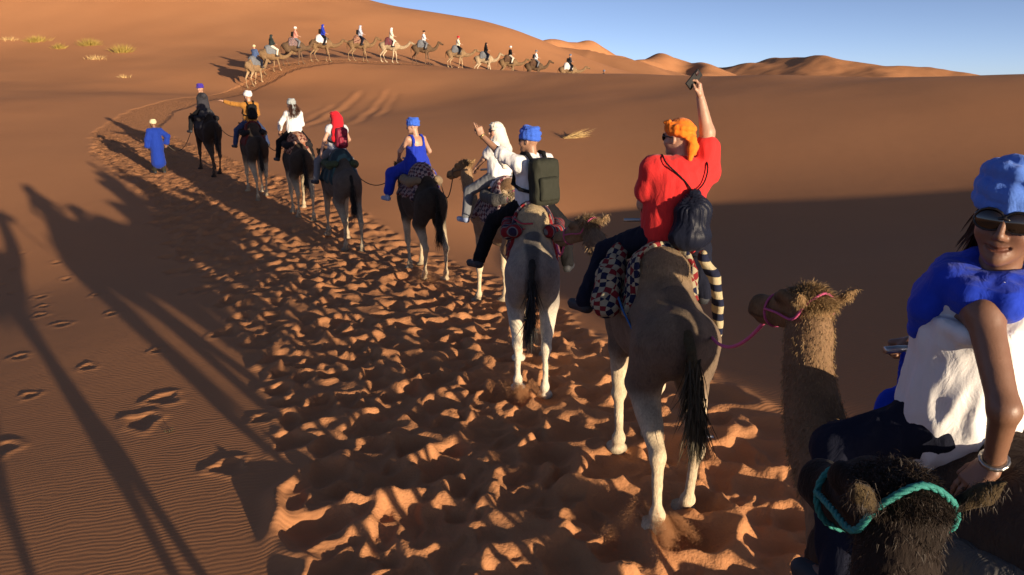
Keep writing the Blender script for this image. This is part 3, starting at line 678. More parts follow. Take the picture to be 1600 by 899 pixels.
def head_blob(vox, o, Rm, s=1.0, smile=0.0, fine=True):
    B = Blob(vox); Q = lambda x, y, z: o + Rm @ V(x, y, z) * s; E = lambda x, y, z, r, k=.02, g=1: B.ell(Q(x, y, z), np.array(r) * s if not np.isscalar(r) else r * s, k, Rm, g)
    E(-.012, 0, .035, (.098, .077, .10)); E(.03, 0, -.035, (.066, .062, .075), .04)
    B.cone(Q(-.03, 0, -.07), Q(-.045, 0, -.20), .054 * s, .060 * s, .03)
    if not fine: E(.10, 0, -.01, (.02, .014, .03), .01); return B
    E(.062, 0, -.085, (.036, .036, .026), .03); E(.082, 0, -.098, (.018, .02, .014), .02)
    for y in (-1, 1):
        E(.058, y * .044, -.022, (.030, .024, .026), .03); E(.080, y * .030, .040, (.018, .026, .010), .02)
        E(.092, y * .032, .020, (.012, .017, .010), .012, -1); E(.083, y * .032, .019, (.0125, .0125, .0115), .004)
        E(-.012, y * .078, -.002, (.018, .009, .031), .01); E(-.006, y * .086, 0, (.009, .005, .018), .006, -1)
        E(.101, y * .011, -.031, (.010, .008, .008), .008)
    B.cone(Q(.092, 0, .032), Q(.116, 0, -.022), .008 * s, .0105 * s, .014); E(.112, 0, -.027, (.011, .011, .009), .01)
    w = .024 + .008 * smile
    for k in range(-3, 3):
        a, b = k / 3, (k + 1) / 3; zc = lambda t: -.058 + (.010 * smile) * t * t; xc = lambda t: .094 - .016 * t * t
        B.cone(Q(xc(a), w * a, zc(a) - .001), Q(xc(b), w * b, zc(b) - .001), .006 * s * (1.15 - abs(a) * .6), .006 * s * (1.15 - abs(b) * .6), .008)
        B.cone(Q(xc(a) - .001, w * a * .9, zc(a) - .014), Q(xc(b) - .001, w * b * .9, zc(b) - .014), .0065 * s * (1.15 - abs(a) * .6), .0065 * s * (1.15 - abs(b) * .6), .008)
    if smile > 0:
        for k in range(-3, 3):
            a, b = k / 3.4, (k + 1) / 3.4
            B.cone(Q(.100 - .018 * a * a, w * a, -.0655 + .010 * smile * a * a), Q(.100 - .018 * b * b, w * b, -.0655 + .010 * smile * b * b), .0052 * s, .0052 * s, .003); B.p[-1] = B.p[-1][:8] + (-1,)
    return B
def neg_cones_ok(): pass
def M4(loc=(0, 0, 0), rm=None):
    m = Matrix.Identity(4)
    if rm is not None:
        for i in range(3):
            for j in range(3): m[i][j] = float(rm[i][j])
    m.translation = Vector([float(a) for a in loc]); return m
def thing_at(name, M, label=None, cat=None, group=None):
    o = bpy.data.objects.new(name, None); C.objects.link(o); o.matrix_world = M; o.empty_display_size = .1
    return tag(o, label, cat, group)
DEF_LEGS = dict(lk=(.30, .36, -.16), la=(.17, .45, -.56), rk=(.30, -.36, -.16), ra=(.17, -.45, -.56))
def person(label, M, skin=(.45,.27,.18), lean=(0, 4, 0), head=(0, 0, 0), larm=((.34, .12, .22), (-.3, .6, -1)), rarm=((.34, -.12, .22), (-.3, -.6, -1)),
           legs=None, build=1.0, belly=0.0, size=1.0, vox=.014, hands=('relax', 'relax'), hdir=(None, None), hnorm=(None, None), hthumb=(None, None), top=None, bottom=None, shoes=None, cover=None,
           smile=.3, glasses=None, hairc=None, hairlen=0, stand=False, female=False, group=None, fine=True, feet=True, handvox=.006, headvox=.006, seed=0, category="person"):
    root = thing_at("person", M, label, category, group); root.scale = (size,) * 3
    lg = dict(DEF_LEGS); lg.update(legs or {})
    Rt = rotm(*lean); pel = V(0, 0, .10); U = lambda x, y, z: pel + Rt @ (V(x, y, z) - pel)
    bw = build; sw = (.165 if female else .185) * (1 + (bw - 1) * .5)
    neck = U(-.01, 0, .60); sh = {1: U(-.01, sw, .555), -1: U(-.01, -sw, .555)}
    Rh = rotm(*head); hc = neck + Rt @ V(.0, 0, .06) + Rh @ V(.035, 0, .115)
    el, wr = {}, {}
    for s, (tg, hint) in ((1, larm), (-1, rarm)): el[s], wr[s] = ik(sh[s], tg, .285, .25, hint)
    hip = {1: V(0, .095, .09), -1: V(0, -.095, .09)}; kn = {1: V(*lg['lk']), -1: V(*lg['rk'])}; an = {1: V(*lg['la']), -1: V(*lg['ra'])}
    toe = {}
    for s, nm in ((1, 'lt'), (-1, 'rt')): toe[s] = V(*lg[nm]) if nm in lg else an[s] + V(.16, s * .05, -.03)
    def torso(B, g, hem=None):
        if hem is None: B.ell(pel, (.125 * bw + g, .165 * bw + g, .12 + g), .05)
        B.cone(U(0, 0, .16 if hem is None else hem), U(0, 0, .30), .128 * bw + g, .118 * bw + g, .06, 1.2)
        B.cone(U(0, 0, .30), U(-.005, 0, .47), .118 * bw + g, .132 * bw + g, .06, 1.24)
        if belly: B.ell(U(.07, 0, .24), (.15 + g, .18 + g, .16 + g), .07, Rt)
        B.cone(U(-.01, sw * .55, .53), U(-.01, -sw * .55, .53), .085 * bw + g, .085 * bw + g, .06)
        for s in (1, -1):
            B.ell(sh[s], .062 * bw + g, .05)
            if female: B.ell(U(.085, s * .065, .42), .058 + g * .8, .05)
    def arm(B, g, a0=0, a1=2, taper=0):
        for s in (1, -1):
            c = [sh[s], el[s], wr[s]]; ra = [.052 * (1 + (bw - 1) * 1.5) + g, .042 * (1 + (bw - 1) * 1.5) + g, .028 * (1 + (bw - 1) * .5) + g]
            B.cone(c[0], c[0] + (c[1] - c[0]) * min(a1, 1), ra[0], ra[0] + (ra[1] - ra[0]) * min(a1, 1) + taper, .03)
            if a1 > 1: B.cone(c[1], c[1] + (c[2] - c[1]) * (a1 - 1), ra[1] + taper * .5, ra[1] + (ra[2] - ra[1]) * (a1 - 1) + taper, .025)
    def leg(B, g, a1=2, wide=0):
        for s in (1, -1):
            ra = [.088 * bw + g, .056 + g + wide * .5, .036 + g + wide]
            B.cone(hip[s], hip[s] + (kn[s] - hip[s]) * min(a1, 1), ra[0], ra[1], .05)
            if a1 > 1: B.cone(kn[s], kn[s] + (an[s] - kn[s]) * (a1 - 1), ra[1], ra[2], .03)
    # body: one continuous skin figure
    B = Blob(max(vox, .012)); torso(B, -.012); arm(B, 0); leg(B, -.008); B.cone(neck - Rt @ V(0, 0, .03), hc + Rh @ V(-.03, 0, -.06), .056, .052, .03)
    for s in (1, -1): B.cone(an[s], toe[s], .034, .028, .02)
    parts = [B.mesh(1)]; hb = head_blob(headvox if fine else vox, hc, Rh, 1.0, smile, fine); parts.append(hb.mesh(1))
    nb = [len(p[0]) for p in parts]
    for i, s in enumerate((1, -1)):
        fd = unit(wr[s] - el[s]) if hdir[i] is None else unit(hdir[i])
        nn = V(0, -s * .3, -1) if hnorm[i] is None else V(*hnorm[i]); tt = V(.3, -s, .2) if hthumb[i] is None else V(*hthumb[i])
        Hb = Blob(handvox if fine else vox * .7)
        if fine: hand(Hb, wr[s], fd, nn, tt, hands[i]); Hb.cone(wr[s] - unit(wr[s] - el[s]) * .05, wr[s], .030 * (1 + (bw - 1) * .4), .026, .01)
        else: Hb.cone(wr[s], wr[s] + fd * .10, .032, .026, .01)
        parts.append(Hb.mesh(1))
    v, f = join(parts); col = np.ones((len(v), 3))
    if fine:
        sl = slice(nb[0], nb[0] + nb[1]); p = (v[sl] - hc) @ Rh; cc = col[sl]
        wl_ = np.exp(-((p[:, 2] + .064) / .013) ** 2 - (p[:, 1] / .03) ** 4) * (p[:, 0] > .075); cc *= 1 - wl_[:, None] * np.array([.25, .5, .5])
        be = np.exp(-((p[:, 2] - .045) / .007) ** 2 - ((np.abs(p[:, 1]) - .033) / .02) ** 4) * (p[:, 0] > .07); cc *= 1 - be[:, None] * .75
        ey = np.exp(-((p[:, 2] - .019) / .006) ** 2 - ((np.abs(p[:, 1]) - .032) / .009) ** 2) * (p[:, 0] > .075); cc *= 1 - ey[:, None] * .85
        ck = np.exp(-((p[:, 2] + .02) / .03) ** 2 - ((np.abs(p[:, 1]) - .045) / .025) ** 2) * (p[:, 0] > .04); cc *= 1 - ck[:, None] * np.array([0, .12, .1])
        col[sl] = cc
    mesh_obj("body", v, f, skin_mat("skin_%d" % int(skin[0] * 1000 + skin[2] * 77), skin), root, cols=col)
    if smile > .6 and fine:
        T = Blob(.003); T.chain([hc + Rh @ V(.090 - .016 * a * a, .026 * a, -.0652 + .009 * a * a) for a in np.linspace(-1, 1, 7)], [.0045] * 7, .002); t_ = T.mesh(1); mesh_obj("teeth", *t_, plain("tooth_enamel", (.75, .72, .66), .3), root)
    # clothes
    if bottom:
        B = Blob(vox); g = .014; B.ell(pel - V(0, 0, .02), (.125 * bw + g, .165 * bw + g, .10 + g), .05); B.cone(U(0, 0, .11), U(0, 0, .15), .12 * bw + g, .115 * bw + g, .05, 1.2)
        leg(B, g, bottom.get('len', 1.93), bottom.get('wide', .012)); v, f = B.mesh(1); v = displace(v, f, folds(.010, 14, seed + 2))
        mesh_obj(bottom.get('name', 'trousers'), v, f, bottom['mat'], root)
    if top:
        B = Blob(vox); g = top.get('g', .016); hem = top.get('hem', .06)
        B.cone(U(0, 0, hem), U(0, 0, .20), (.135 * bw + g) * top.get('flare', 1.0), .13 * bw + g, .06, 1.22); torso(B, g, .16)
        if top.get('sleeve', .55) > 0: arm(B, g * .8, 0, top.get('sleeve', .55), top.get('cuff', .012))
        if top.get('skirt'):
            for s in (1, -1): B.cone(hip[s], kn[s], .13, .10, .1); B.cone(kn[s], kn[s] + (an[s] - kn[s]) * top['skirt'], .10, .09, .08)
        if top.get('robe'):
            B.cone(U(0, 0, .1), V(0, 0, top['robe']), .17, .21, .1, 1.1)
        if not top.get('strap'): B.cone(neck + Rt @ V(0, 0, -.02), neck + Rt @ V(0, 0, .012), .075, .066, .03)
        def cut(D, X, Y, Z):
            if top.get('neckline'):
                q = neck + Rt @ V(.06, 0, .02); rr = top['neckline']; e = np.sqrt((X - q[0]) ** 2 + ((Y - q[1]) * .9) ** 2 + (Z - q[2]) ** 2) - rr; D = np.maximum(D, -e)
            if top.get('strap'):
                n_ = Rt.T; zz = (X - pel[0]) * n_[2, 0] + (Y - pel[1]) * n_[2, 1] + (Z - pel[2]) * n_[2, 2] + .10; yy = np.abs((X - pel[0]) * n_[1, 0] + (Y - pel[1]) * n_[1, 1] + (Z - pel[2]) * n_[1, 2])
                lim = top['strap']; gone = np.minimum(zz - lim, np.maximum(yy - .125, .085 - yy)); D = np.maximum(D, gone)
            return D
        v, f = B.mesh(1, cut=cut); v = displace(v, f, folds(top.get('fold', .011), top.get('fs', 13), seed)); mesh_obj(top.get('name', 'shirt'), v, f, top['mat'], root)
    if feet:
        for s in (1, -1):
            B = Blob(min(vox, .012)); d = unit(toe[s] - an[s]); hz = an[s] - V(0, 0, .05)
            B.cone(an[s] - d * .03 + V(0, 0, -.035), toe[s], .044, .036, .02, 1.1); B.cone(an[s] + V(0, 0, .03), an[s] + V(0, 0, -.03), .044, .046, .02)
            B.cone(an[s] - d * .035 + V(0, 0, -.062), toe[s] + V(0, 0, -.028), .024, .022, .01, 1.7, np.cross(d, (0, 0, 1)))
            mesh_obj("shoe", *B.mesh(1), shoes or plain("dark_shoe_leather", (.03, .03, .035), .7), root)
    L = lambda x, y, z: hc + Rh @ V(x, y, z)
    hv = headvox if fine else vox * .7
    if cover:
        kind, mat = cover[0], cover[1]; B = Blob(max(hv, .005)); big = cover[2] if len(cover) > 2 else 1.0; tz = cover[5] if len(cover) > 5 else 0.0
        ax, ay = Rh @ V(1, 0, 0), Rh @ V(0, 1, 0); up = Rh @ V(0, 0, 1)
        if kind in ('turban', 'bandana'):
            B.ell(L(-.015, 0, .065 + tz), np.array((.106, .090, .085)) * (big if kind == 'turban' else 1.0), .02, Rh)
            if kind == 'turban':
                for i, (z, rr, ti) in enumerate(((.055, 1.0, .22), (.078, 1.03, -.16), (.100, .98, .30), (.122, .86, -.25), (.068, 1.02, -.35), (.142, .62, .15))):
                    u = unit(ax + up * ti); w = unit(ay + up * ti * (1 if i % 2 else -1) * .6)
                    B.ring(L(-.015, 0, z + tz), .098 * rr * big, .084 * rr * big, u, w, .022 * big, .010, 14, .006)
            else:
                for z, ti in ((.05, .25), (.085, .1)): B.ring(L(-.015, 0, z), .102, .086, unit(ax + up * ti), ay, .012, .02, 14, .004)
                B.ell(L(-.125, .015, -.0), .028, .02); B.chain([L(-.125, .01, 0), L(-.14, .03, -.06), L(-.13, .035, -.13)], [.022, .03, .018], .02); B.chain([L(-.12, 0, 0), L(-.135, -.01, -.05), L(-.125, -.02, -.10)], [.02, .024, .014], .02)
                for i in range(8):
                    t = i / 7; B.cone(L(.06 - .17 * t, .082 - .03 * t * t, .12 - .11 * t), L(.02 - .14 * t, .08 - .04 * t, .13 - .13 * t), .012, .010, .015)
            if len(cover) > 3 and cover[3] == 'tail': B.chain([L(-.10, .02, .03), L(-.14, .04, -.08), L(-.15, .05, -.2), L(-.16, .05, -.3)], [.03, .04, .05, .03], .03, 1.6, ay)
        else:                                   # a head scarf covering hair, ears and neck
            B.ell(L(-.02, 0, .035), (.115, .094, .115), .03, Rh); B.ell(L(-.025, 0, -.06), (.092, .088, .10), .04, Rh)
            B.cone(L(-.03, 0, -.10), neck + Rt @ V(-.02, 0, .01), .085, .105, .05)
            for i in range(3): B.ring(neck + V(0, 0, .035 + .022 * i), .092 - .01 * i, .10 - .012 * i, (1, 0, .15 * (-1) ** i), (0, 1, .1), .028, .02, 12)
            for i, z in enumerate((.07, .105)): B.ring(L(-.02, 0, z), .108 - .03 * i, .088 - .02 * i, unit(ax + up * .3), ay, .014, .015, 14)
            if kind == 'scarf_long': B.chain([L(-.08, .0, -.02), U(-.14, .03, .50), U(-.15, .06, .34), U(-.145, .07, .24)], [.07, .08, .07, .04], .05, 1.6, Rt @ V(0, 1, 0))
            B.ell(L(.105, 0, -.015), (.07, .058, .085), .012, Rh, -1)
        v, f = B.mesh(1); v = displace(v, f, folds(.0018, 24, seed + 5, (1, 1, 2.8))); mesh_obj(cover[4] if len(cover) > 4 else ("turban" if kind == 'turban' else "head_scarf"), v, f, mat, root)
    if hairlen:
        g = np.random.default_rng(seed); n = 500; ang = g.uniform(-1.25, 1.25, n); z = g.uniform(-.05, .06, n)
        ro = np.array([L(-.02 - .092 * math.cos(a), .085 * math.sin(a), q) for a, q in zip(ang, z)])
        hair("hair", ro, np.array([Rh @ V(-.7 * math.cos(a), .5 * math.sin(a), -.8) for a in ang]), hairlen, .006, hair_mat("hair_%d" % int(hairc[0] * 1000), tuple(c * .6 for c in hairc), tuple(c * 1.5 for c in hairc)), root, 5, .9, .14, seed)
    if glasses and fine:
        gm = plain("sunglass_frame", (.012, .010, .009), .3, 0, 60, .2, .0002); lm = _mc.get("sunglass_lens")
        if lm is None:
            lm, n_, l_, b_ = newmat("sunglass_lens"); b_.inputs["Base Color"].default_value = (.016, .010, .007, 1); b_.inputs["Roughness"].default_value = .08; b_.inputs["Coat Weight"].default_value = .5; _mc["sunglass_lens"] = lm
        q = glasses; vs = [] ; F = Blob(.0035)
        for s in (1, -1):
            ring = [(.110 - .012 * max(0, math.cos(t)) * 1.0 - .008, s * (.036 + .031 * math.cos(t) * q), .014 + (.024 + .003 * math.sin(t)) * math.sin(t) * q) for t in np.linspace(0, 2 * math.pi, 15)]
            F.chain([L(*p) for p in ring], [.0042] * 15, .002); F.chain([L(.088, s * .066, .025), L(.04, s * .082, .022), L(-.02, s * .086, .012)], [.005, .0042, .0035], .002)
        F.chain([L(.107, .014, .022), L(.112, 0, .027), L(.107, -.014, .022)], [.004] * 3, .002)
        go = mesh_obj("sunglasses", *F.mesh(1), gm, root)
        for s in (1, -1):
            D = Blob(.0035); D.ell(L(.097, s * .036, .014), (.009, .031 * q, .0245 * q), .002, Rh @ rotm(s * 12, 0, 0)); mesh_obj("lens", *D.mesh(1), lm, go)
    Mw = M @ Matrix.Scale(size, 4)
    return dict(root=root, M=Mw, sh=sh, el=el, wr=wr, kn=kn, an=an, hc=hc, Rh=Rh, Rt=Rt, U=U, L=L, neck=neck, hip=hip, world=lambda p: np.array(Mw @ Vector([float(a) for a in p])))
def on_camel(c, dx=.14, dz=1.95, yaw=0, dy=0):
    return c['M'].copy() @ M4((dx, dy, dz), rotm(yaw, 0, 0))
def norm_m(M):
    l, q, s = M.decompose(); return Matrix.Translation(l) @ q.to_matrix().to_4x4()

# ------------------------------------------------------------------ saddles, bags
def saddle(label, c, blanket, pad, x0=-.30, x1=.46, zl=1.32, zr=1.32, vox=.024, handle=True, roll=True, inflate=.035, group="saddles on the camels", rear_hole=True, extra=None, seed=0):
    root = thing_at("saddle", c['M'], label, "saddle", group)
    Bc = c['blob']; o = Bc.h; Bc.h = vox
    def cut(D, X, Y, Z):
        D = np.maximum(D, np.maximum(x0 - X, X - x1)); zlim = np.where(Y > 0, zl, zr) + .03 * np.sin(X * 16 + seed)
        D = np.maximum(D, zlim - Z)
        if rear_hole: D = np.maximum(D, .20 - np.sqrt(((X + .30) / 1.0) ** 2 + (Y / 1.0) ** 2 + ((Z - 1.95) / 1.2) ** 2))
        return D
    v, f = Bc.mesh(1, clip=(V(x0 - .05, -.7, min(zl, zr) - .06), V(x1 + .05, .7, 2.35)), inflate=inflate, cut=cut); Bc.h = o
    v = displace(v, f, folds(.012, 12, seed, (1, 1, .6))); mesh_obj("blanket", v, f, blanket, root)
    if roll:
        for s in (1, -1):
            B = Blob(vox); B.chain([(.40, s * .14, 1.80), (.10, s * .27, 1.78), (-.25, s * .27, 1.76), (-.42, s * .18, 1.80)], [.075, .082, .082, .07], .04)
            v, f = B.mesh(1); v = displace(v, f, folds(.010, 10, seed + s)); mesh_obj("pad", v, f, pad, root)
    if handle:
        hm = plain("saddle_steel", (.45, .44, .42), .35, .9, 60, .15, .0005)
        v1, f1 = tube(spline([(.46, .10, 1.78), (.47, .06, 2.0), (.48, 0, 2.12), (.47, -.06, 2.0), (.46, -.10, 1.78)], 16), .013, 8)
        ho = mesh_obj("handle_frame", v1, f1, hm, root)
        v2, f2 = tube([(.48, .17, 2.13), (.48, -.17, 2.13)], .016, 8); mesh_obj("grip_bar", v2, f2, hm, ho)
    if extra: extra(root)
    return root
def backpack(label, p, mat, mat2, size=1.0, vox=.012, off=0.0, group="backpacks worn by the riders"):
    """rounded rucksack hanging on a rider's back, with lid, pocket and two shoulder straps"""
    root = thing_at("backpack", norm_m(p['M']), label, "backpack", group); root.scale = p['root'].scale; U, Rt = p['U'], p['Rt']; s = size
    B = Blob(vox); B.box(U(-.235 - off, 0, .36), (.045 * s, .095 * s, .175 * s), .045, .02, Rt); B.ell(U(-.24 - off, 0, .52), (.085 * s, .125 * s, .07 * s), .04, Rt); B.ell(U(-.26 - off, 0, .22), (.09 * s, .13 * s, .08 * s), .05, Rt)
    v, f = B.mesh(1); v = displace(v, f, folds(.009, 13, 3)); mesh_obj("pack_body", v, f, mat, root)
    B = Blob(vox); B.box(U(-.325 - off, 0, .29), (.018 * s, .08 * s, .085 * s), .03, .02, Rt); v, f = B.mesh(1); v = displace(v, f, folds(.006, 15, 6)); mesh_obj("pocket", v, f, mat, root)
    B = Blob(vox); B.cone(U(-.33 - off, .08 * s, .40), U(-.33 - off, -.08 * s, .40), .008, .008, .004); B.cone(U(-.31 - off, .06 * s, .54), U(-.31 - off, .06 * s, .30), .009, .009, .004); B.cone(U(-.31 - off, -.06 * s, .54), U(-.31 - off, -.06 * s, .30), .009, .009, .004); mesh_obj("webbing", *B.mesh(0), mat2, root)
    for y in (1, -1):
        B = Blob(vox); yy = y * .10
        B.chain([U(-.20 - off, yy * .7, .53), U(-.09, yy, .655), U(.0, yy * 1.1, .66), U(.10, yy * 1.15, .585), U(.155, yy * 1.25, .46), U(.12, yy * 1.75, .33), U(-.05, yy * 1.9, .28), U(-.2 - off, yy * 1.2, .25)], [.02] * 8, .012, 1.3, Rt @ V(0, 1, 0))
        mesh_obj("shoulder_strap", *B.mesh(1), mat2, root)
    return root
# ------------------------------------------------------------------ distant dunes and hills
def far_dune(name, label, cx, cy, wx, wy, prof, seed, rough=.12, nx=220, ny=70, rot=0.0):
    """a dune body: ridge profile prof [(t, height)] along its length, gentle windward side, steep lee side, wavy crest"""
    t = np.linspace(-1, 1, nx); s = np.linspace(-1, 1, ny); T, S = np.meshgrid(t, s, indexing='ij')
    pt = np.array(prof, float); H = np.interp(T, pt[:, 0], pt[:, 1]); H = np.interp(T, t, blur(H[:, :1].copy().repeat(3, 1), 2)[:, 1])
    crest = .25 * noise2(T * 2.2 + seed, T * 0 + seed) + .12 * noise2(T * 5 + seed, T * 0)
    q = np.where(S < crest, (S + 1) / (crest + 1), (1 - S) / (1 - crest)); q = np.clip(q, 0, 1)
    rid = 1 - np.abs(noise2(T * 4 + seed, S * 1.6 + seed)) * 2.0
    h = H * (q ** 1.15) * (1 + rough * rid * 1.4) + H * rough * noise2(T * 9 + seed, S * 4) * q * .7 - 1.0
    X = T * wx; Y = S * wy; c, sn = math.cos(rot), math.sin(rot)
    v = np.stack([cx + X * c - Y * sn, cy + X * sn + Y * c, h], -1).reshape(-1, 3)
    i = np.arange(nx - 1)[:, None] * ny + np.arange(ny - 1)[None]; f = np.stack([i, i + ny, i + ny + 1, i + 1], -1).reshape(-1, 4)
    return tag(mesh_obj(name, v, f, SAND), label, kind="structure")
far_dune("dune", "smooth orange dune behind the far caravan", 20, 262, 75, 70, [(-1,20),(-.55,19.5),(-.1,18.8),(.1,15.6),(.35,11.2),(.55,7.5),(.75,4.5),(1,0)], 2, .03)
def dune_field(label, cx, cy, wx, wy, ridges, seed, nx=260, ny=80):
    """overlapping dunes with long windward backs on one side and steep slip faces on the other; ridges = (x, height, lee width, back width)"""
    t = np.linspace(-1, 1, nx) * wx; s = np.linspace(-1, 1, ny) * wy; X, Y = np.meshgrid(t, s, indexing='ij'); h = np.zeros_like(X)
    for k, (x0, H, wl_, wr_) in enumerate(ridges):
        mean = wl_ * .8 * np.sin(Y / wy * 2.2 + seed + k) + wl_ * .5 * noise2(Y / wy * 3 + k, X * 0 + seed)
        dx = X + cx - x0 - mean; lee = np.clip(1 + dx / wl_, 0, 1); back = np.clip(1 - dx / wr_, 0, 1)
        e = np.clip(1 - ((Y / wy) ** 2), 0, 1) ** .8 * (1 + .10 * noise2(Y / wy * 4 + k * 3, X * 0 + 2))
        h = np.maximum(h, H * np.where(dx < 0, lee, back ** 1.25 * (.92 + .08 * back)) * e)
    for _ in range(4): h = blur(h, 9)
    h *= .97
    h += .05 * h.max() * fbm2((X + cx) / 60, Y / 40, 3) * np.clip(h / h.max() * 3, 0, 1) - 1.0
    v = np.stack([X + cx, Y + cy, h], -1).reshape(-1, 3); i = np.arange(nx - 1)[:, None] * ny + np.arange(ny - 1)[None]; f = np.stack([i, i + ny, i + ny + 1, i + 1], -1).reshape(-1, 4)
    return tag(mesh_obj("distant_dune", v, f, SAND), label, kind="structure")
dune_field("pinkish distant dune peak above the orange ridge", 75, 700, 130, 120, [(0,46,120,90),(58,52,90,90),(110,36,60,80),(140,28,40,80)], 5)
dune_field("low pale dune knoll behind the raised phone", 178, 900, 80, 90, [(172,33,20,45),(200,26,15,45),(150,25,25,40)], 6)
dune_field("broad brown dunes on the skyline beneath the clear sky", 430, 1000, 230, 190, [(300,27,80,120),(357,36,120,140),(452,44,130,150),(520,33,60,110),(255,20,60,90)], 9, 360, 110)

# ------------------------------------------------------------------ colours of cloth
W_ = lambda n, c, **k: cloth(n, c, **k)
white = W_("white_cotton", (.74, .73, .72), col2=(.62, .61, .62)); cream = W_("cream_cotton", (.70, .64, .52)); navy = W_("navy_denim", (.013, .015, .028)); black = W_("black_cotton", (.012, .012, .014))
blue = W_("blue_scarf_cotton", (.045, .135, .62), col2=(.03, .09, .46)); lightblue = W_("light_blue_cotton", (.10, .22, .68), col2=(.07, .16, .55)); royal = W_("royal_blue_cotton", (.012, .035, .42)); robe_blue = W_("robe_blue_cotton", (.008, .036, .30))
red = W_("red_cotton", (.66, .030, .028), col2=(.50, .02, .022)); orange = W_("orange_cotton", (.88, .21, .015), col2=(.75, .15, .01)); crimson = W_("crimson_scarf", (.60, .012, .025)); maroon = W_("maroon_nylon", (.20, .008, .03), rough=.5)
mustard = W_("mustard_wool", (.36, .16, .03)); grey = W_("grey_cotton", (.16, .17, .19)); olive = W_("olive_canvas", (.035, .037, .028), rough=.7); pink = W_("salmon_cotton", (.62, .26, .20)); purple = W_("violet_cotton", (.05, .025, .30))
brownw = W_("brown_wool_pad", (.11, .06, .035), fold=.008); greyw = W_("grey_wool_pad", (.09, .085, .08), fold=.008); darkw = W_("dark_wool_blanket", (.022, .020, .022), fold=.008)
def pattern_cloth(name, cols, scale, rot=(0, 0, .6), mode='check'):
    """woven blanket with blocks or stripes of colour"""
    m, n, l, b = newmat(name); tc = n.new("ShaderNodeTexCoord").outputs["Object"]; mp = mapping(n, l, tc, scale, rot)
    if mode == 'check':
        ck = n.new("ShaderNodeTexChecker"); ck.inputs["Scale"].default_value = 1; l.new(mp, ck.inputs["Vector"]); ck.inputs[1].default_value = (*cols[0], 1); ck.inputs[2].default_value = (*cols[1], 1); c = ck.outputs[0]
        if len(cols) > 2:
            c2 = n.new("ShaderNodeTexChecker"); c2.inputs["Scale"].default_value = .5; l.new(mp, c2.inputs["Vector"]); c = mixc(n, l, math_(n, l, 'MULTIPLY', c2.outputs[1], ck.outputs[1]), c, cols[2])
    else:
        w = n.new("ShaderNodeTexWave"); w.inputs["Scale"].default_value = 1; w.inputs["Distortion"].default_value = .6; l.new(mp, w.inputs["Vector"])
        c = ramp(n, l, w.outputs[1], [(0, cols[0]), (.42, cols[0]), (.5, cols[1]), (.75, cols[1]), (.8, cols[-1])]); 
    f = noise(n, l, tc, 260, 2).outputs[0]; l.new(mixc(n, l, math_(n, l, 'MULTIPLY', f, .5), c, (.02, .02, .02)), b.inputs["Base Color"]); b.inputs["Roughness"].default_value = .92; b.inputs["Specular IOR Level"].default_value = .15
    nb = bump(n, l, noise(n, l, tc, 12, 3).outputs[0], .02, .7); l.new(bump(n, l, f, .003, .6, nb), b.inputs["Normal"]); return m
check_bl = pattern_cloth("checked_blanket", [(.010, .014, .05), (.42, .36, .24), (.22, .015, .02)], (19, 19, 19), (.5, .3, .75))
stripe_bl = pattern_cloth("striped_blanket", [(.012, .016, .045), (.55, .46, .28)], (0, 0, 2.6), (0, math.pi / 2, 0), 'stripe')
red_bl = pattern_cloth("red_striped_blanket", [(.26, .012, .018), (.22, .2, .19), (.03, .02, .05)], (3, 5, 1), (0, 0, .4), 'stripe')
flower_bl = pattern_cloth("mixed_blanket", [(.05, .035, .06), (.38, .28, .26), (.12, .03, .04)], (17, 17, 17), (.3, .5, .2))
rust_bl = pattern_cloth("rust_blanket", [(.34, .14, .08), (.42, .26, .18), (.16, .04, .03)], (12, 12, 12), (.2, .4, .8))
teal_bl = pattern_cloth("teal_striped_blanket", [(.025, .05, .06), (.05, .12, .13), (.10, .10, .09)], (1, 0, 6), (0, 0, .2), 'stripe')
pinkrope = plain("pink_rope", (.62, .10, .24), .8, 0, 200, .3, .002); tealrope = plain("teal_rope", (.03, .30, .26), .8, 0, 200, .3, .002); darkrope = plain("dark_rope", (.10, .075, .05), .85, 0, 200, .3, .002); creamrope = plain("cream_cord", (.55, .48, .33), .85, 0, 200, .3, .002); bluerope = plain("blue_rope", (.03, .12, .30), .8, 0, 200, .3, .002)
pale_shoe = plain("pale_shoe_suede", (.36, .31, .25), .85); blue_shoe = plain("pale_blue_shoe", (.28, .34, .50), .8); dark_shoe = plain("dark_shoe_leather", (.022, .024, .03), .7)
fair, tanned, brown = (.43, .245, .165), (.34, .185, .115), (.20, .10, .06)

# ------------------------------------------------------------------ coats
coat_grey = dict(base=(.15, .11, .08), top=(.20, .14, .085), legs=(.50, .41, .29), inner=(.12, .09, .07), rump=(.10, .075, .055), tail=(.055, .045, .025), tuft=(.26, .17, .09), head=(.22, .14, .08))
coat_pale = dict(base=(.26, .235, .21), top=(.36, .28, .17), legs=(.60, .54, .44), inner=(.16, .14, .13), rump=(.10, .09, .085), tail=(.03, .028, .026), tuft=(.46, .36, .22), head=(.36, .28, .2))
coat_brown = dict(base=(.26, .17, .10), top=(.22, .13, .07), legs=(.56, .46, .32), tail=(.05, .03, .02), tuft=(.30, .19, .09), head=(.26, .155, .075))
coat_dark = dict(base=(.045, .034, .026), top=(.05, .035, .025), legs=(.40, .33, .23), neck=(.035, .026, .02), tail=(.02, .016, .012), tuft=(.05, .035, .02), head=(.03, .022, .017), rump=(.03, .023, .018))
coat_slate = dict(base=(.10, .082, .068), top=(.06, .05, .04), legs=(.34, .28, .20), tail=(.02, .017, .014), tuft=(.08, .06, .04), head=(.10, .08, .05), neck=(.07, .06, .045))
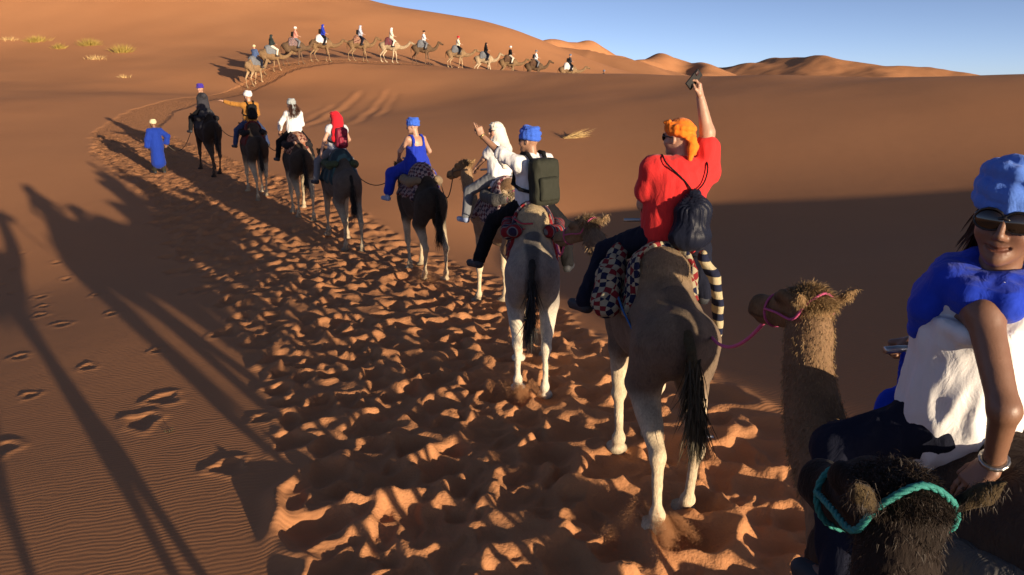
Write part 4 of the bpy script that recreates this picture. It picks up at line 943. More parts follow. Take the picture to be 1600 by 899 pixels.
coat_black = dict(base=(.022, .017, .014), top=(.02, .016, .013), legs=(.05, .038, .03), tail=(.014, .011, .01), tuft=(.022, .016, .012), head=(.016, .012, .01))
coat_umber = dict(base=(.20, .125, .07), top=(.16, .10, .055), legs=(.30, .21, .13), tail=(.05, .03, .02), tuft=(.30, .19, .085), head=(.17, .10, .05), neck=(.17, .105, .06))
coat_sable = dict(base=(.050, .032, .022), top=(.04, .026, .018), legs=(.09, .06, .04), tail=(.02, .015, .01), tuft=(.030, .019, .012), head=(.014, .010, .008), neck=(.016, .011, .009), ear=(.12, .085, .04))  # head and neck darkened below the base, standing in for shade on them

NEAR = "camels walking in the near file"; RID = "riders in the near file"
# ---- the man in the red shirt
cF = camel("grey brown camel with pale legs carrying the man in the red shirt", 1.18, 5.80, 3, coat_grey, 'walk', (-.10, .18, -.34, .06), (0, 0, .03, 0), .018, 1.0, 1, NEAR, wide=1.12, hump=.76, head_yaw=35, neck_bend=.30, tail_sw=-.12, tufts=2.2, halter=('pink', (.5, .08, .2), .007))
def f_extra(root):
    B = Blob(.016); pts = [(.22,.25,1.90),(.08,.34,1.72),(-.06,.38,1.56)]
    B.chain(pts, [.06, .085, .095], .05, 1.6, (1, 0, .5)); v, f = B.mesh(1); v = displace(v, f, folds(.02, 9, 2)); mesh_obj("checked_blanket", v, f, check_bl, root)
    B = Blob(.014); B.chain([(-.10,-.30,1.92),(-.12,-.39,1.76),(-.12,-.43,1.54),(-.12,-.44,1.30)], [.065, .068, .068, .062], .03, .5, (0, 1, 0)); v, f = B.mesh(1); v = displace(v, f, folds(.008, 9, 4)); mesh_obj("striped_blanket", v, f, stripe_bl, root)
    rope_obj("girth_rope", [(-.10,.30,1.62),(-.32,.28,1.52),(-.62,.20,1.38),(-.86,.02,1.40)], .008, bluerope, root, 24)
saddle("checked navy and cream blanket saddle under the man in red", cF, check_bl, darkw, -.26, .46, 1.50, 1.62, .02, True, False, .035, "saddles on the camels", True, f_extra, 1)
pF = person("heavy man in red shirt and orange headscarf holding a phone up high", norm_m(on_camel(cF, .12, 1.97, 0, -.12)), fair, (4, 3, 5), (38, 2, 0), larm=((.30, .10, .20), (-.3, .5, -1)), rarm=((.06, -.13, 1.28), (-.2, -1, .1)),
    legs=dict(lk=(.30, .42, -.10), la=(.14, .60, -.46), lt=(.29, .68, -.50), rk=(.40, -.34, -.10), ra=(.40, -.40, -.48)), build=1.16, belly=1, size=1.12, vox=.013, hands=('relax', 'hold'), hdir=(None, (.12, .10, 1)), hnorm=(None, (.35, .9, 0)), hthumb=(None, (-1, .5, .1)),
    top=dict(mat=red, sleeve=.62, cuff=.02, hem=.08, g=.02, fold=.008), bottom=dict(mat=navy, wide=.03), shoes=dark_shoe, cover=('bandana', orange, 1.0, '', 'head_scarf'), glasses=1.0, smile=.3, group=RID, headvox=.0045, handvox=.0045, seed=3)
def phone(p):
    w = p['wr'][-1]; M = norm_m(p['M'] @ M4(w + V(.0, .07, .10), rotm(25, -10, 40))); root = thing_at("phone", M, "black phone held up in the raised hand of the man in red", "phone")
    B = Blob(.004); B.box((0, 0, .03), (.003, .034, .070), .006, .003); mesh_obj("case", *B.mesh(0), plain("black_phone_case", (.008, .007, .008), .75), root)
    B = Blob(.004); B.box((-.011, .022, .075), (.002, .012, .014), .003, .002); mesh_obj("camera_bump", *B.mesh(0), plain("dark_red_glass", (.03, .006, .006), .5), root)
phone(pF)
def drawbag(p):
    root = thing_at("drawstring_bag", norm_m(p['M']), "navy drawstring bag slung on the red shirt", "bag"); root.scale = p['root'].scale; U = p['U']
    B = Blob(.011); B.cone(U(-.225, -.05, .13), U(-.235, -.05, .30), .115, .095, .05, 1.15); B.cone(U(-.235, -.05, .30), U(-.215, -.05, .41), .09, .03, .04, 1.3); B.ell(U(-.235, -.05, .11), (.10, .15, .08), .05)
    v, f = B.mesh(1); a = np.arctan2(v[:, 1] - U(0, -.05, 0)[1], v[:, 0] + .3); z = v[:, 2]
    v = displace(v, f, lambda q: .006 * np.sin(a * 26) * sstep(.10, .36, q[:, 2])); v = displace(v, f, folds(.010, 10, 8)); mesh_obj("pouch", v, f, W_("navy_nylon", (.012, .014, .026), rough=.38), root)
    for y, s in ((.09, 1), (-.19, -1)):
        rope_obj("cord", [U(-.20, -.05, .41), U(-.185, -.05 + s * .07, .49), U(-.14, s * .15 - .0, .60), U(-.02, s * .155, .655), U(.10, s * .16, .58), U(.15, s * .20, .40), U(0, s * .22, .2), U(-.17, -.05 + s * .12, .14)], .006, black, root, 40)
drawbag(pF)

# ---- the man in the white shirt
c7 = camel("pale grey camel seen from behind carrying the man in white", .24, 8.3, -2, coat_pale, 'walk', (-.15, .2, .05, -.10), (0, 0, 0, 0), .02, 1.0, 2, NEAR, tail_sw=.03, tufts=1.3, neck_bend=.25, halter=('pink', (.5, .08, .2), .007))
def s7(root):
    for i, (y, zz) in enumerate(((.26, 1.80), (.30, 1.72), (.20, 1.86))):
        rope_obj("saddle_rope", [(.25, y * .9, zz), (0, y + .03, zz + .02), (-.25, y, zz + .04), (-.40, y * .6, zz + .02), (-.46, 0, zz + .03)], .010, plain("red_rope", (.45, .03, .05), .8, 0, 200, .3, .002), root, 30)
saddle("red striped blanket saddle under the man in white shirt", c7, red_bl, red_bl, -.30, .46, 1.42, 1.42, .022, True, True, .03, "saddles on the camels", True, s7, 2)
p7 = person("man in white shirt and blue turban pointing with raised arm", norm_m(on_camel(c7, .14, 1.91)), tanned, (32, 2, -2), (62, 0, 0), larm=((.20, .76, .97), (.3, .4, -1)), rarm=((.30, -.05, .20), (-.5, -.8, -.6)),
    legs=dict(lk=(.24, .46, -.14), la=(.0, .62, -.56), lt=(.13, .73, -.60), rk=(.28, -.36, -.2), ra=(.10, -.40, -.62)), size=1.04, vox=.013, hands=('point', 'relax'), hdir=((-.05, .35, 1), None), hnorm=((.9, .3, 0), None), hthumb=((-.3, .3, 1), None),
    top=dict(mat=white, sleeve=.75, cuff=.022, hem=.02, fold=.014), bottom=dict(mat=black, wide=.02), shoes=dark_shoe, cover=('turban', blue, 1.02), glasses=.72, smile=1, group=RID, handvox=.005, headvox=.005, seed=5)
backpack("olive black backpack on the man in white shirt", p7, olive, black, 1.12, .012)
B = Blob(.006); w7 = p7['wr'][1]; e7 = p7['el'][1]; B.ring(w7 - unit(w7 - e7) * .02, .034, .034, np.cross(unit(w7 - e7), (0, 0, 1)), np.cross(unit(w7 - e7), np.cross(unit(w7 - e7), (0, 0, 1))), .007, .003, 12); mesh_obj("wristwatch", *B.mesh(0), plain("gold_watch", (.6, .45, .2), .3, .9), p7['root'])

# ---- woman in white scarf
c6 = camel("brown camel with cream legs half hidden behind the pale grey camel", -.12, 11.2, 27, coat_brown, 'walk', (.22, -.10, -.22, .2), (0, 0, 0, 0), .024, 1.0, 3, NEAR, head_yaw=20, headlift=.2, tufts=1, halter=('dark', (.12, .09, .06), .008))
saddle("grey patterned blanket saddle under the woman with white scarf", c6, flower_bl, greyw, -.30, .46, 1.40, 1.40, .026, True, True, .035, "saddles on the camels", True, None, 3)
p6 = person("woman in white top and white headscarf with sunglasses", norm_m(on_camel(c6, .14, 1.97)), fair, (35, 4, 0), (85, 2, 0), larm=((.36, .26, .18), (-.3, .8, -.8)), legs=dict(lk=(.30, .40, -.16), la=(.22, .50, -.56)), size=.98, vox=.016, female=True,
    top=dict(mat=white, sleeve=.6, cuff=.02, hem=.0), bottom=dict(mat=grey), shoes=blue_shoe, cover=('scarf_long', W_("ivory_scarf", (.76, .72, .62))), glasses=.95, group=RID, headvox=.006, seed=6)

# ---- woman in blue dress
c5 = camel("dark brown camel with pale shins carrying the woman in blue dress", -1.72, 13.75, 25, coat_dark, 'up', (-.18, .20, .14, -.22), (0, 0, 0, 0), .026, 1.0, 4, NEAR, tufts=1, headlift=-.22, halter=('dark', (.12, .09, .06), .008))
saddle("mottled blanket saddle under the woman in blue dress", c5, flower_bl, W_("tan_wool_pad", (.24, .17, .10), fold=.008), -.42, .46, 1.46, 1.52, .028, True, True, .04, "saddles on the camels", False, None, 4)
p5 = person("woman in royal blue strappy dress with blue turban", norm_m(on_camel(c5, .14, 1.95)), fair, (14, 3, 0), (60, 4, 0), larm=((.28, .26, .18), (-.5, .9, -.5)), rarm=((.30, -.20, .18), (-.5, -.9, -.5)), legs=dict(lk=(.30, .40, -.10), la=(.24, .52, -.52)), size=1.0, vox=.016, female=True,
    top=dict(mat=royal, sleeve=0, strap=.42, neckline=.0, hem=.0, flare=1.2, skirt=.75, name='dress'), shoes=blue_shoe, cover=('turban', blue, 1.05), group=RID, seed=7)
# ---- woman with red scarf
c4 = camel("slate grey camel with pale feet carrying the rider with red headscarf", -3.75, 16.1, 27, coat_slate, 'walk', (.30, -.12, -.06, -.28), (.06, 0, 0, 0), .028, 1.0, 5, NEAR, tufts=.8, halter=('dark', (.12, .09, .06), .008))
saddle("teal striped blanket saddle under the rider with red headscarf", c4, teal_bl, W_("green_wool_pad", (.05, .07, .035), fold=.008), -.40, .46, 1.38, 1.42, .03, True, True, .04, "saddles on the camels", False, None, 5)
p4 = person("woman in pale sleeveless top with red headscarf", norm_m(on_camel(c4, .12, 1.95)), fair, (10, 0, 3), (45, 2, 0), larm=((-.12, .36, .08), (-.6, .8, 0)), rarm=((.28, -.22, .15), (-.4, -.9, -.5)), size=1.0, vox=.018, female=True,
    top=dict(mat=W_("pale_grey_cotton", (.55, .56, .60)), sleeve=.2, hem=.04), bottom=dict(mat=grey), cover=('scarf_long', crimson), group=RID, seed=8)
backpack("crimson backpack on the rider with red headscarf", p4, maroon, black, .86, .016)
# ---- woman with long hair
c3 = camel("blackish brown camel under a rust blanket with the long haired rider", -5.45, 18.9, 25, coat_dark, 'walk', (-.20, .2, .2, -.2), (0, 0, 0, 0), .03, 1.0, 6, NEAR, tufts=.7, halter=('dark', (.12, .09, .06), .008))
saddle("rust blanket saddle under the long haired rider", c3, rust_bl, darkw, -.46, .40, 1.58, 1.50, .032, True, True, .045, "saddles on the camels", False, None, 6)
p3 = person("woman in white blouse with long brown hair and grey scarf", norm_m(on_camel(c3, .14, 1.97)), fair, (5, 2, 0), (35, 4, 0), larm=((.20, .34, .12), (-.4, .9, -.3)), size=.98, vox=.018, female=True,
    top=dict(mat=white, sleeve=1.7, hem=.08), bottom=dict(mat=black), cover=('turban', W_("grey_print_scarf", (.42, .46, .46), col2=(.10, .12, .13)), 1.0, 'tail', 'head_scarf'), hairc=(.06, .025, .015), hairlen=.34, group=RID, seed=9)
# ---- mustard rider
c2 = camel("black camel with dusty shins carrying the rider in mustard", -7.38, 21.35, 28, coat_dark, 'walk', (.2, -.2, -.22, .18), (0, 0, 0, 0), .03, 1.0, 7, NEAR, tufts=.6, halter=('dark', (.12, .09, .06), .008))
saddle("dark red blanket saddle under the rider in mustard", c2, W_("dark_red_wool", (.11, .016, .014), fold=.008), darkw, -.40, .44, 1.44, 1.44, .034, True, True, .04, "saddles on the camels", True, None, 7)
p2 = person("rider in mustard sweater and white turban with arm stretched out", norm_m(on_camel(c2, .14, 1.97)), fair, (8, 2, 0), (20, 0, 0), larm=((.22, .74, .68), (0, .2, -1)), size=1.0, vox=.018,
    top=dict(mat=mustard, sleeve=1.8, hem=.04), bottom=dict(mat=W_("blue_denim", (.03, .05, .13))), cover=('turban', white, 1.08), group=RID, seed=10)
backpack("black backpack on the rider in mustard sweater", p2, black, black, .8, .018)
# ---- first rider
c1 = camel("all black camel at the head of the near file", -10.1, 24.9, 36, coat_black, 'walk', (.25, -.2, -.2, .25), (0, 0, 0, 0), .03, 1.0, 8, NEAR, tufts=.6, headlift=-.1, halter=('dark', (.12, .09, .06), .008))
saddle("dark blanket saddle under the rider with violet cap", c1, W_("charcoal_stripe_wool", (.05, .05, .055), fold=.008), darkw, -.40, .46, 1.42, 1.42, .034, True, True, .04, "saddles on the camels", False, None, 8)
p1 = person("rider in white top and dark cardigan wearing a violet cap", norm_m(on_camel(c1, .14, 1.93)), fair, (92, 3, 0), (130, 6, 0), larm=((.34, .16, .12), (-.3, .8, -.8)), size=1.0, vox=.018,
    top=dict(mat=W_("dark_cardigan", (.04, .04, .05)), sleeve=1.75, hem=.02), bottom=dict(mat=black), cover=('turban', purple, 1.0, '', 'cap'), group=RID, seed=11)
B = Blob(.012); B.ell(p1['U'](.12, 0, .40), (.055, .085, .13), .03, p1['Rt']); mesh_obj("shirt_front", *B.mesh(1), white, p1['root'])
B = Blob(.010); B.ell(p1['L'](.13, 0, .055), (.06, .065, .012), .02, p1['Rh']); mesh_obj("cap_brim", *B.mesh(1), purple, p1['root'])
# ---- guide on foot
gxy = (-11.7, 24.6); gzv = gz(*gxy)
M_g = Matrix.Translation((gxy[0], gxy[1], gzv + .86)) @ Matrix.Rotation(head_to_mat(50), 4, 'Z')
pg = person("guide on foot in long blue robe and pale turban leading the file", M_g, brown, (0, 3, 0), (0, 6, 0), larm=((.06, .30, .02), (-.4, .8, 0)), rarm=((-.10, -.30, .12), (-.6, -.6, 0)), legs=dict(lk=(.10, .10, -.38), la=(.14, .10, -.80), rk=(.02, -.10, -.38), ra=(-.12, -.10, -.80), lt=(.32, .12, -.83), rt=(.06, -.12, -.83)),
    size=.97, vox=.018, top=dict(mat=robe_blue, sleeve=1.85, cuff=.035, g=.03, robe=-.50, name='robe'), bottom=dict(mat=W_("dark_olive_trousers", (.03, .028, .02)), wide=.02), cover=('turban', W_("straw_cotton", (.66, .56, .34)), 1.02), seed=12)

# ---- the woman looking back
cL = camel("umber camel with curly neck hair carrying the woman who looks back", 1.69, 2.30, 14, coat_umber, 'sweep', (.15, -.15, -.20, .2), (0, 0, 0, 0), .015, 1.0, 9, NEAR, head_yaw=2, neck_bend=-.05, headlift=.0, tufts=9, hairw=.45, hairl=.8, neckl=.5, halter=('pink', (.5, .08, .2), .007))
def sL(root):
    rope_obj("fringe_cord", [(-.18, .42, 1.84), (-.20, .455, 1.74), (-.22, .47, 1.60)], .011, creamrope, root, 24); rope_obj("fringe_cord", [(-.205, .425, 1.84), (-.235, .458, 1.74), (-.25, .475, 1.60)], .009, creamrope, root, 24)
    hm = plain("saddle_steel", (.45, .44, .42), .35, .9, 60, .15, .0005)
    v2, f2 = tube([(.45, -.01, 2.26), (.45, .13, 2.265)], .015, 10); mesh_obj("grip_bar", v2, f2, hm, root)
    v2, f2 = tube([(.45, -.16, 2.255), (.45, -.01, 2.26)], .019, 10); mesh_obj("grip_wrap", v2, f2, plain("red_leather_wrap", (.22, .025, .02), .6), root)
    v2, f2 = tube(spline([(.44, -.04, 1.82), (.45, -.05, 2.05), (.45, -.06, 2.25)], 10), .013, 8); mesh_obj("handle_post", v2, f2, plain("dark_iron", (.03, .03, .03), .5, .6), root)
    B = Blob(.015); B.chain([(.42, .22, 1.90), (.30, .34, 1.80), (.22, .42, 1.66)], [.05, .06, .06], .03, 1.2, (1, 0, 0)); v, f = B.mesh(1); v = displace(v, f, folds(.012, 14, 4)); mesh_obj("folded_rug", v, f, darkw, root)
saddle("dark wool blanket saddle with cream cord under the woman looking back", cL, W_("umber_blanket_wool", (.055, .038, .030), fold=.01), greyw, -.40, .46, 1.36, 1.34, .018, False, True, .075, "saddles on the camels", False, sL, 9)
pL = person("woman in white vest, blue turban and sunglasses looking back over her shoulder", norm_m(on_camel(cL, .14, 2.01, 0, .065)), brown, (38, -4, -9), (124, -3, -4), larm=((-.26, .12, .08), (-.8, .5, .1)), rarm=((.33, -.12, .24), (-.2, -.8, -.8)),
    legs=dict(lk=(.17, .30, -.07), la=(-.06, .40, -.44), rk=(.34, -.36, -.14)), size=1.08, build=.95, vox=.011, female=True, hands=('rest', 'grip'), hdir=((.20, .55, -.75), None), hnorm=((.1, -.8, -.6), None), hthumb=((.9, -.1, .1), None),
    top=dict(mat=white, sleeve=0, strap=.50, neckline=.115, hem=.05, g=.022, flare=1.0, fold=.015, fs=14, name='vest'), bottom=dict(mat=navy, wide=.03), shoes=dark_shoe, cover=('turban', lightblue, 1.03, '', 'turban', .022), glasses=1.28, smile=1, hairc=(.07, .03, .018), hairlen=.20, group=RID, headvox=.0034, handvox=.0036, seed=14)
def l_scarf(p):
    B = Blob(.008); n = p['neck']; Rt = p['Rt']; S = lambda x, y, z: n + Rt @ V(x, y, z)
    for i in range(4): B.ring(S(.0, 0, -.045 + .020 * i), .098 - .008 * i, .112 - .010 * i, Rt @ V(1, 0, -.25 + .12 * i), Rt @ V(0, 1, .12 * (-1) ** i), .034, .025, 16, .012)
    B.chain([S(.09, .08, -.01), S(.05, .13, -.02), S(-.05, .13, -.02), S(-.10, .08, -.01)], [.036, .036, .036, .032], .04, 1.4, Rt @ V(0, .7, .7))
    B.chain([S(.12, .06, .0), S(.155, .08, -.09), S(.165, .08, -.18)], [.05, .045, .03], .03, 1.5, Rt @ V(0, 1, 0))
    B.chain([S(.13, -.02, .0), S(.16, .0, -.08), S(.165, .01, -.15)], [.045, .045, .03], .03, 1.5, Rt @ V(0, 1, 0))
    v, f = B.mesh(1); v = displace(v, f, folds(.0035, 20, 3, (1, 1, 1.8))); mesh_obj("neck_scarf", v, f, W_("deep_blue_cotton", (.010, .045, .50), col2=(.008, .03, .36)), p['root'])
    w, e = p['wr'][1], p['el'][1]; d = unit(w - e); u = np.cross(d, (0, 0, 1)); B = Blob(.005)
    B.ring(w - d * .02, .034, .034, u, np.cross(d, u), .008, .003, 14); mesh_obj("bracelet", *B.mesh(0), plain("steel_bracelet", (.35, .33, .30), .3, .9), p['root'])
    nails = plain("red_nail_varnish", (.30, .015, .02), .25)
l_scarf(pL)
def blue_bag():
    root = thing_at("shoulder_bag", cL['M'], "blue cloth bag hanging in front of the woman looking back", "bag"); B = Blob(.012); B.ell((.34, .14, 2.04), (.06, .08, .12), .04); B.ell((.33, .15, 1.97), (.07, .09, .08), .05)
    v, f = B.mesh(1); v = displace(v, f, folds(.014, 14, 3)); mesh_obj("pouch", v, f, W_("deep_blue_cotton", (.010, .045, .50)), root); rope_obj("strap", [(.36, .12, 2.12), (.41, .08, 2.20), (.45, .04, 2.26)], .010, royal, root, 14)
blue_bag()
# ---- a pack camel added behind the woman to cast shade on the rump ahead
cK = camel("unridden pack camel walking beyond the woman who looks back", 2.86, 2.28, 4, coat_umber, 'close', (-.2, .2, .2, -.2), (0, 0, 0, 0), .026, 1.0, 11, NEAR, tufts=.6)
saddle("brown pack saddle on the unridden camel added for its shade", cK, W_("brown_pack_wool", (.10, .06, .04)), brownw, -.45, .46, 1.36, 1.36, .03, False, True, .06, "saddles on the camels", False, None, 11)
# ---- the camel under the photographer
cP = camel("sable camel with teal halter, seen from above at the bottom edge", .44, .52, -25, coat_sable, 'close', (.28, -.22, -.25, .25), (0, 0, 0, 0), .014, 1.0, 10, NEAR, head_yaw=26, tufts=10, hairw=.3, hairl=.38, headlift=.18, halter=('teal', (.02, .19, .165), .009))

# ------------------------------------------------------------------ lead ropes
def lead(label, a, b, r, mat, sag, mid=None):
    P = [a] + ([mid] if mid is not None else []) + [b]; o = rope_obj("lead_rope", P if len(P) > 2 else [a, (np.asarray(a) + b) / 2, b], r, mat, None, 46, sag); return tag(o, label, "rope", "ropes tying the camels together")
muz = lambda c, side=0: c['world'](c['H'](.36, side, -.12)); tailp = lambda c, z=1.60: c['world']((-.55, -.22, z))
lead("pink rope from the red shirted man's camel to the umber camel's muzzle", cF['world']((-.60, -.20, 1.52)), muz(cL), .011, pinkrope, .16)
lead("pink rope from the pale grey camel to the camel behind it", c7['world']((-.42, -.26, 1.66)), muz(cF), .011, pinkrope, .12)
lead("dark rope between the pale grey camel's muzzle and the camel ahead", c6['world']((-.5, -.2, 1.6)), muz(c7), .009, darkrope, .14)
lead("dark rope slung from the blue dress camel to the brown camel", c5['world']((-.40, -.28, 1.72)), muz(c6), .010, darkrope, .30)
lead("dark rope from the slate camel to the blue dress camel", c4['world']((-.5, -.2, 1.6)), muz(c5), .010, darkrope, .25)
lead("dark rope from the rust blanket camel to the slate camel", c3['world']((-.5, -.2, 1.6)), muz(c4), .010, darkrope, .25)
lead("dark rope from the mustard rider's camel to the rust blanket camel", c2['world']((-.5, -.2, 1.6)), muz(c3), .012, darkrope, .25)
lead("dark rope from the leading black camel to the mustard rider's camel", c1['world']((-.5, -.2, 1.6)), muz(c2), .012, darkrope, .25)
lead("slack rope from the guide's hand to the leading black camel", pg['world'](pg['wr'][-1]), muz(c1), .012, darkrope, .55)
lead("teal rope from the umber camel's saddle to the sable camel", cL['world']((-.50, .25, 1.52)), cP['world'](cP['H'](.30, -.09, -.10)), .012, tealrope, .18)

# ------------------------------------------------------------------ the far caravan on the dune crest
FARC = "camels of the far caravan on the dune crest"; FARR = "riders of the far caravan"
coat_sand = dict(base=(.21, .14, .08), top=(.21, .13, .07), legs=(.36, .26, .16), tail=(.08, .05, .03))
coat_tawny = dict(base=(.17, .11, .06), top=(.13, .08, .04), legs=(.25, .17, .10), tail=(.06, .04, .02))
coat_ivory = dict(base=(.31, .24, .16), top=(.32, .24, .15), legs=(.46, .38, .27), tail=(.2, .14, .08))
coat_umb2 = dict(base=(.10, .065, .04), top=(.08, .05, .03), legs=(.14, .09, .06), tail=(.03, .02, .015))
def put_far(u, Y, heading): 
    x = (u - 800) / FPX * (Y * math.cos(R(PITCH)) + (-1.5) * math.sin(R(PITCH))); return x, Y, heading
FAR = [ # u, depth, heading, coat, camel words, shirt, cover, rider words, bag, saddle cloth
 (397, 55, -22, coat_sand, "sandy camel seen from behind, last of the far caravan", W_("steel_blue_cotton", (.06, .10, .22)), ('turban', W_("straw_cotton", (.66, .56, .34))), "last far rider in steel blue with pale turban", None, grey),
 (424, 57, -48, coat_tawny, "tawny camel ahead of the last one in the far caravan", W_("green_black_cotton", (.03, .04, .04)), ('scarf', W_("green_black_cotton", (.03, .04, .04))), "far rider wrapped wholly in dark cloth", None, grey),
 (462, 59, -74, coat_umb2, "dark camel carrying the far rider in salmon", pink, ('turban', white), "far rider in salmon shirt and white turban", 'b', flower_bl),
 (505, 60.5, -88, coat_tawny, "tawny camel carrying the far rider in bright blue", royal, ('scarf', royal), "far rider with bright blue scarf and dark backpack", 'b', white),
 (563, 62.5, -90, coat_tawny, "tawny camel with reddish saddle carrying the far rider in pale blue", W_("pale_blue_cotton", (.45, .50, .62)), ('scarf', W_("pale_blue_cotton", (.45, .50, .62))), "far rider in pale blue with small black bag", 'b', rust_bl),
 (611, 64.5, -90, coat_ivory, "ivory camel carrying the far rider in cream robe", cream, ('scarf', white), "far rider in cream robe and white headscarf", None, red_bl),
 (661, 66.5, -90, coat_umb2, "dark small camel carrying the bareheaded far rider in white", white, ('turban', W_("brown_hair_cap", (.05, .03, .02))), "dark haired far rider in white shirt and dark trousers", None, grey),
 (714, 68, -92, coat_sand, "sandy camel carrying the far rider with red headscarf", cream, ('turban', crimson), "far rider in cream shirt with red headscarf", None, grey),
 (757, 69.3, -92, coat_ivory, "ivory legged camel carrying the far rider in black", black, ('scarf', black), "far rider dressed in black from head to waist", None, grey),
 (795, 70.5, -94, coat_tawny, "tawny camel carrying the far rider in black with white turban", black, ('turban', white), "far rider in black with white turban", None, brownw),
 (835, 71.8, -94, coat_umb2, "dark brown camel carrying the far rider in white beside the crest", white, ('turban', grey), "far rider in white with grey turban near the crest", 'b', brownw),
 (888, 73.2, -96, coat_sand, "sandy leading camel half hidden behind the dune crest", W_("dark_slate_cotton", (.04, .045, .06)), ('turban', W_("slate_blue_cotton", (.14, .18, .28))), "leading far rider in dark clothes above a white blanket", 'b', white)]
for i, (u, Y, hd, ct, lab, shirt, cov, rlab, bag, bl) in enumerate(FAR):
    x, y, h = put_far(u, Y, hd); g = random.Random(i).choice([(.22, -.2, -.25, .2), (-.2, .25, .22, -.22), (.1, -.28, .25, -.1), (-.28, .1, -.1, .28)])
    c = camel(lab, x, y, h, ct, ['walk', 'low'][i % 2], g, (0, 0, 0, 0), .045, .96, 20 + i, FARC, tufts=0)
    saddle("saddle blanket under the " + rlab, c, bl, brownw, -.42, .46, 1.44, 1.44, .045, False, False, .06, "saddles of the far caravan", False, None, i)
    p = person(rlab, norm_m(on_camel(c, .12, 1.93)), fair, (0, 4, 0), (random.Random(i).uniform(-20, 30), 2, 0), size=1.0, vox=.03, fine=False, top=dict(mat=shirt, sleeve=1.2, g=.02), bottom=dict(mat=[navy, cream, grey, black][i % 4], len=1.9), cover=cov, group=FARR, seed=30 + i)
    if bag:
        root = thing_at("backpack", norm_m(p['M']), "dark backpack on the " + rlab.replace(" with small black bag", "").replace(" and dark backpack", ""), "backpack", "backpacks worn by the riders"); B = Blob(.025); B.box(p['U'](-.22, 0, .38), (.04, .08, .12), .05, .02, p['Rt']); B.ell(p['U'](-.24, 0, .28), (.09, .12, .09), .04); mesh_obj("pack_body", *B.mesh(1), black, root)
        B = Blob(.02); B.chain([p['U'](-.2, .1, .5), p['U'](0, .11, .65), p['U'](.13, .12, .45)], [.025] * 3, .01); mesh_obj("shoulder_strap", *B.mesh(0), black, root)
x, y, h = put_far(943, 75, -96)
person("far guide on foot, only a dark turban showing above the crest", Matrix.Translation((x, y, gz(x, y) + .86)) @ Matrix.Rotation(head_to_mat(h), 4, 'Z'), brown, larm=((.06, .30, .02), (-.4, .8, 0)), rarm=((-.10, -.30, .12), (-.6, -.6, 0)),
    legs=dict(lk=(.10, .10, -.38), la=(.14, .10, -.80), rk=(.02, -.10, -.38), ra=(-.12, -.10, -.80)), vox=.03, fine=False, top=dict(mat=W_("dark_slate_cotton", (.04, .045, .06)), sleeve=1.8, robe=-.45, name='robe'), bottom=dict(mat=black), cover=('turban', W_("slate_blue_cotton", (.14, .18, .28))), seed=60)

# ------------------------------------------------------------------ grass, litter, kicked-up sand
def march(u, v):
    p = R(PITCH); a = (u - 800) / FPX; b = (449.5 - v) / FPX; d = np.array([a, math.cos(p) + b * math.sin(p), -math.sin(p) + b * math.cos(p)]); t = 2.0
    while t < 300:
        q = d * t
        if CAMZ + q[2] < gz_soft(q[0], q[1]): break
        t *= 1.004
    q = d * t; return float(q[0]), float(q[1])
grassm = hair_mat("yellow_grass", (.24, .17, .035), (.46, .34, .09)); drym = hair_mat("dry_grass", (.38, .25, .10), (.70, .50, .22)); weedm = hair_mat("green_weed", (.03, .035, .015), (.09, .09, .04))
def tuft(name, label, u, v, n, L, w, spread, mat, seed, lie=0.0, droop=.5, flat=None):
    x, y = march(u, v); g = np.random.default_rng(seed); px = g.normal(0, spread, n); py = g.normal(0, spread * .6, n)
    z = ground_z(x + px, y + py); ro = np.stack([px, py, z - gz(x, y)], 1); d = np.stack([px / spread * .35 + lie, py / spread * .35, np.ones(n) * (1 if flat is None else flat)], 1)
    o = hair(name, ro, d, L, w, mat, None, 4, droop, .2, seed); o.location = (x, y, gz(x, y)); o["kind"] = "thing"
    return tag(o, label, "grass", "grass tufts on the sand")
tuft("grass_tuft", "wide yellow grass tuft, upper left on the orange dune", 58, 66, 300, .62, .012, .40, grassm, 1)
tuft("grass_tuft", "small yellow grass tuft beside the wide one", 93, 77, 160, .55, .015, .22, grassm, 2)
tuft("grass_tuft", "rounded yellow grass tuft, middle of the row on the dune", 140, 72, 330, .75, .012, .34, grassm, 3)
tuft("grass_tuft", "tall yellow grass tuft nearest the far caravan", 191, 82, 330, .8, .012, .32, grassm, 4)
tuft("grass_tuft", "sparse low grass below the rounded tuft", 150, 93, 110, .4, .014, .45, drym, 5)
tuft("grass_tuft", "faint dry stubble at the left edge of the dune", 14, 64, 90, .35, .014, .35, drym, 6)
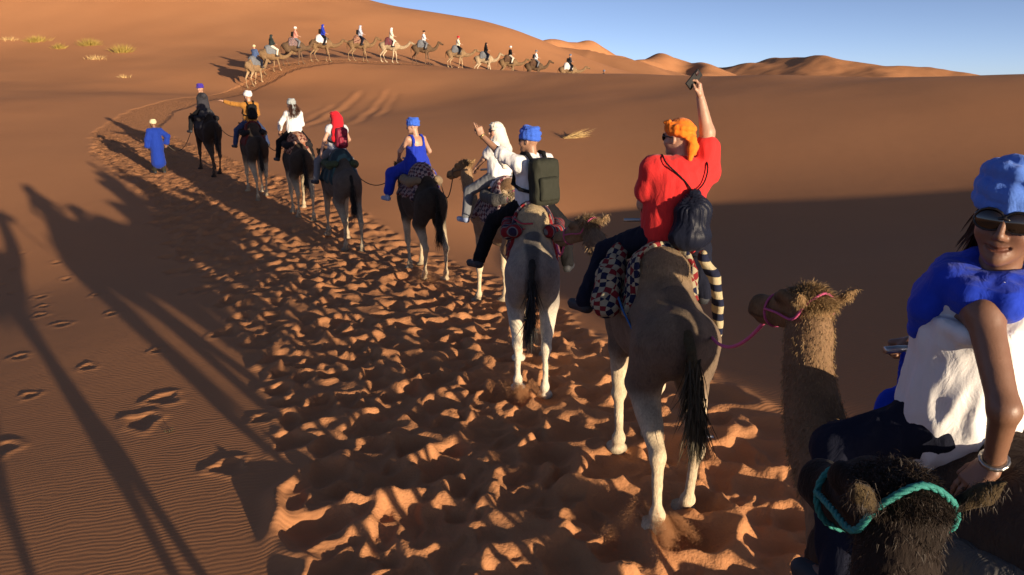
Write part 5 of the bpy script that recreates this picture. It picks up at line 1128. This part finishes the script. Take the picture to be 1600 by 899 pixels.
tuft("grass_tuft", "tiny dry stubble low on the dune flank", 196, 122, 60, .3, .012, .2, drym, 7)
tuft("grass_tuft", "dry straw clump lying on the brown dune face", 886, 216, 130, 1.1, .010, .08, drym, 8, 1.6, .35, .5)
tuft("weed", "tiny weed alone on the rippled sand", 265, 677, 16, .05, .002, .02, weedm, 9)
x, y = march(1110, 689); B = Blob(.006); B.box((0, 0, .012), (.030, .012, .003), .004, .003, rotm(15, 8, 10)); o = mesh_obj("paper_scrap", *B.mesh(1), plain("white_paper", (.75, .75, .73), .7)); o.location = (x, y, gz(x, y)); tag(o, "small white paper scrap on the trampled sand", "litter")
def plume(label, x, y, heading, n, reach, top, seed):
    """sand thrown up behind a foot: loose grains along falling arcs"""
    g = np.random.default_rng(seed); a = head_to_mat(heading) + math.pi; k = g.integers(0, 7, n); kk = np.random.default_rng(seed + 1)
    fan = kk.normal(0, .55, 7)[k] + g.normal(0, .09, n); sp = kk.uniform(.5, 1.0, 7)[k]; t = g.beta(1.2, 1.6, n)
    r = reach * t * sp; z = top * sp * (4 * t * (1 - t) * g.uniform(.2, 1.0, n)) + .01
    px = x + np.cos(a + fan) * r + g.normal(0, .015, n); py = y + np.sin(a + fan) * r + g.normal(0, .015, n); pz = ground_z(px, py) + z
    s = g.uniform(.0018, .0042, n)[:, None, None]; T = g.normal(0, 1, (n, 4, 3)); T /= np.linalg.norm(T, axis=2)[..., None]
    v = (np.stack([px, py, pz], 1)[:, None] + T * s).reshape(-1, 3); b = np.arange(n)[:, None] * 4; f = np.concatenate([b + np.array(q)[None] for q in ((0, 1, 2), (0, 2, 3), (0, 3, 1), (1, 3, 2))])
    tag(mesh_obj("kicked_sand", v, f, plain("loose_sand", (.52, .25, .11), .95, 0, 30, .1), None, False), label, "sand", None, "stuff")
plume("sand grains thrown up behind the red shirted man's camel", 1.12, 4.98, 8, 42000, .62, .26, 1)
plume("sand grains kicked up behind the pale grey camel", .12, 7.56, 0, 16000, .45, .26, 2)
plume("sand grains drifting behind the blue dress woman's camel", -1.5, 12.95, 25, 9000, .8, .40, 3)
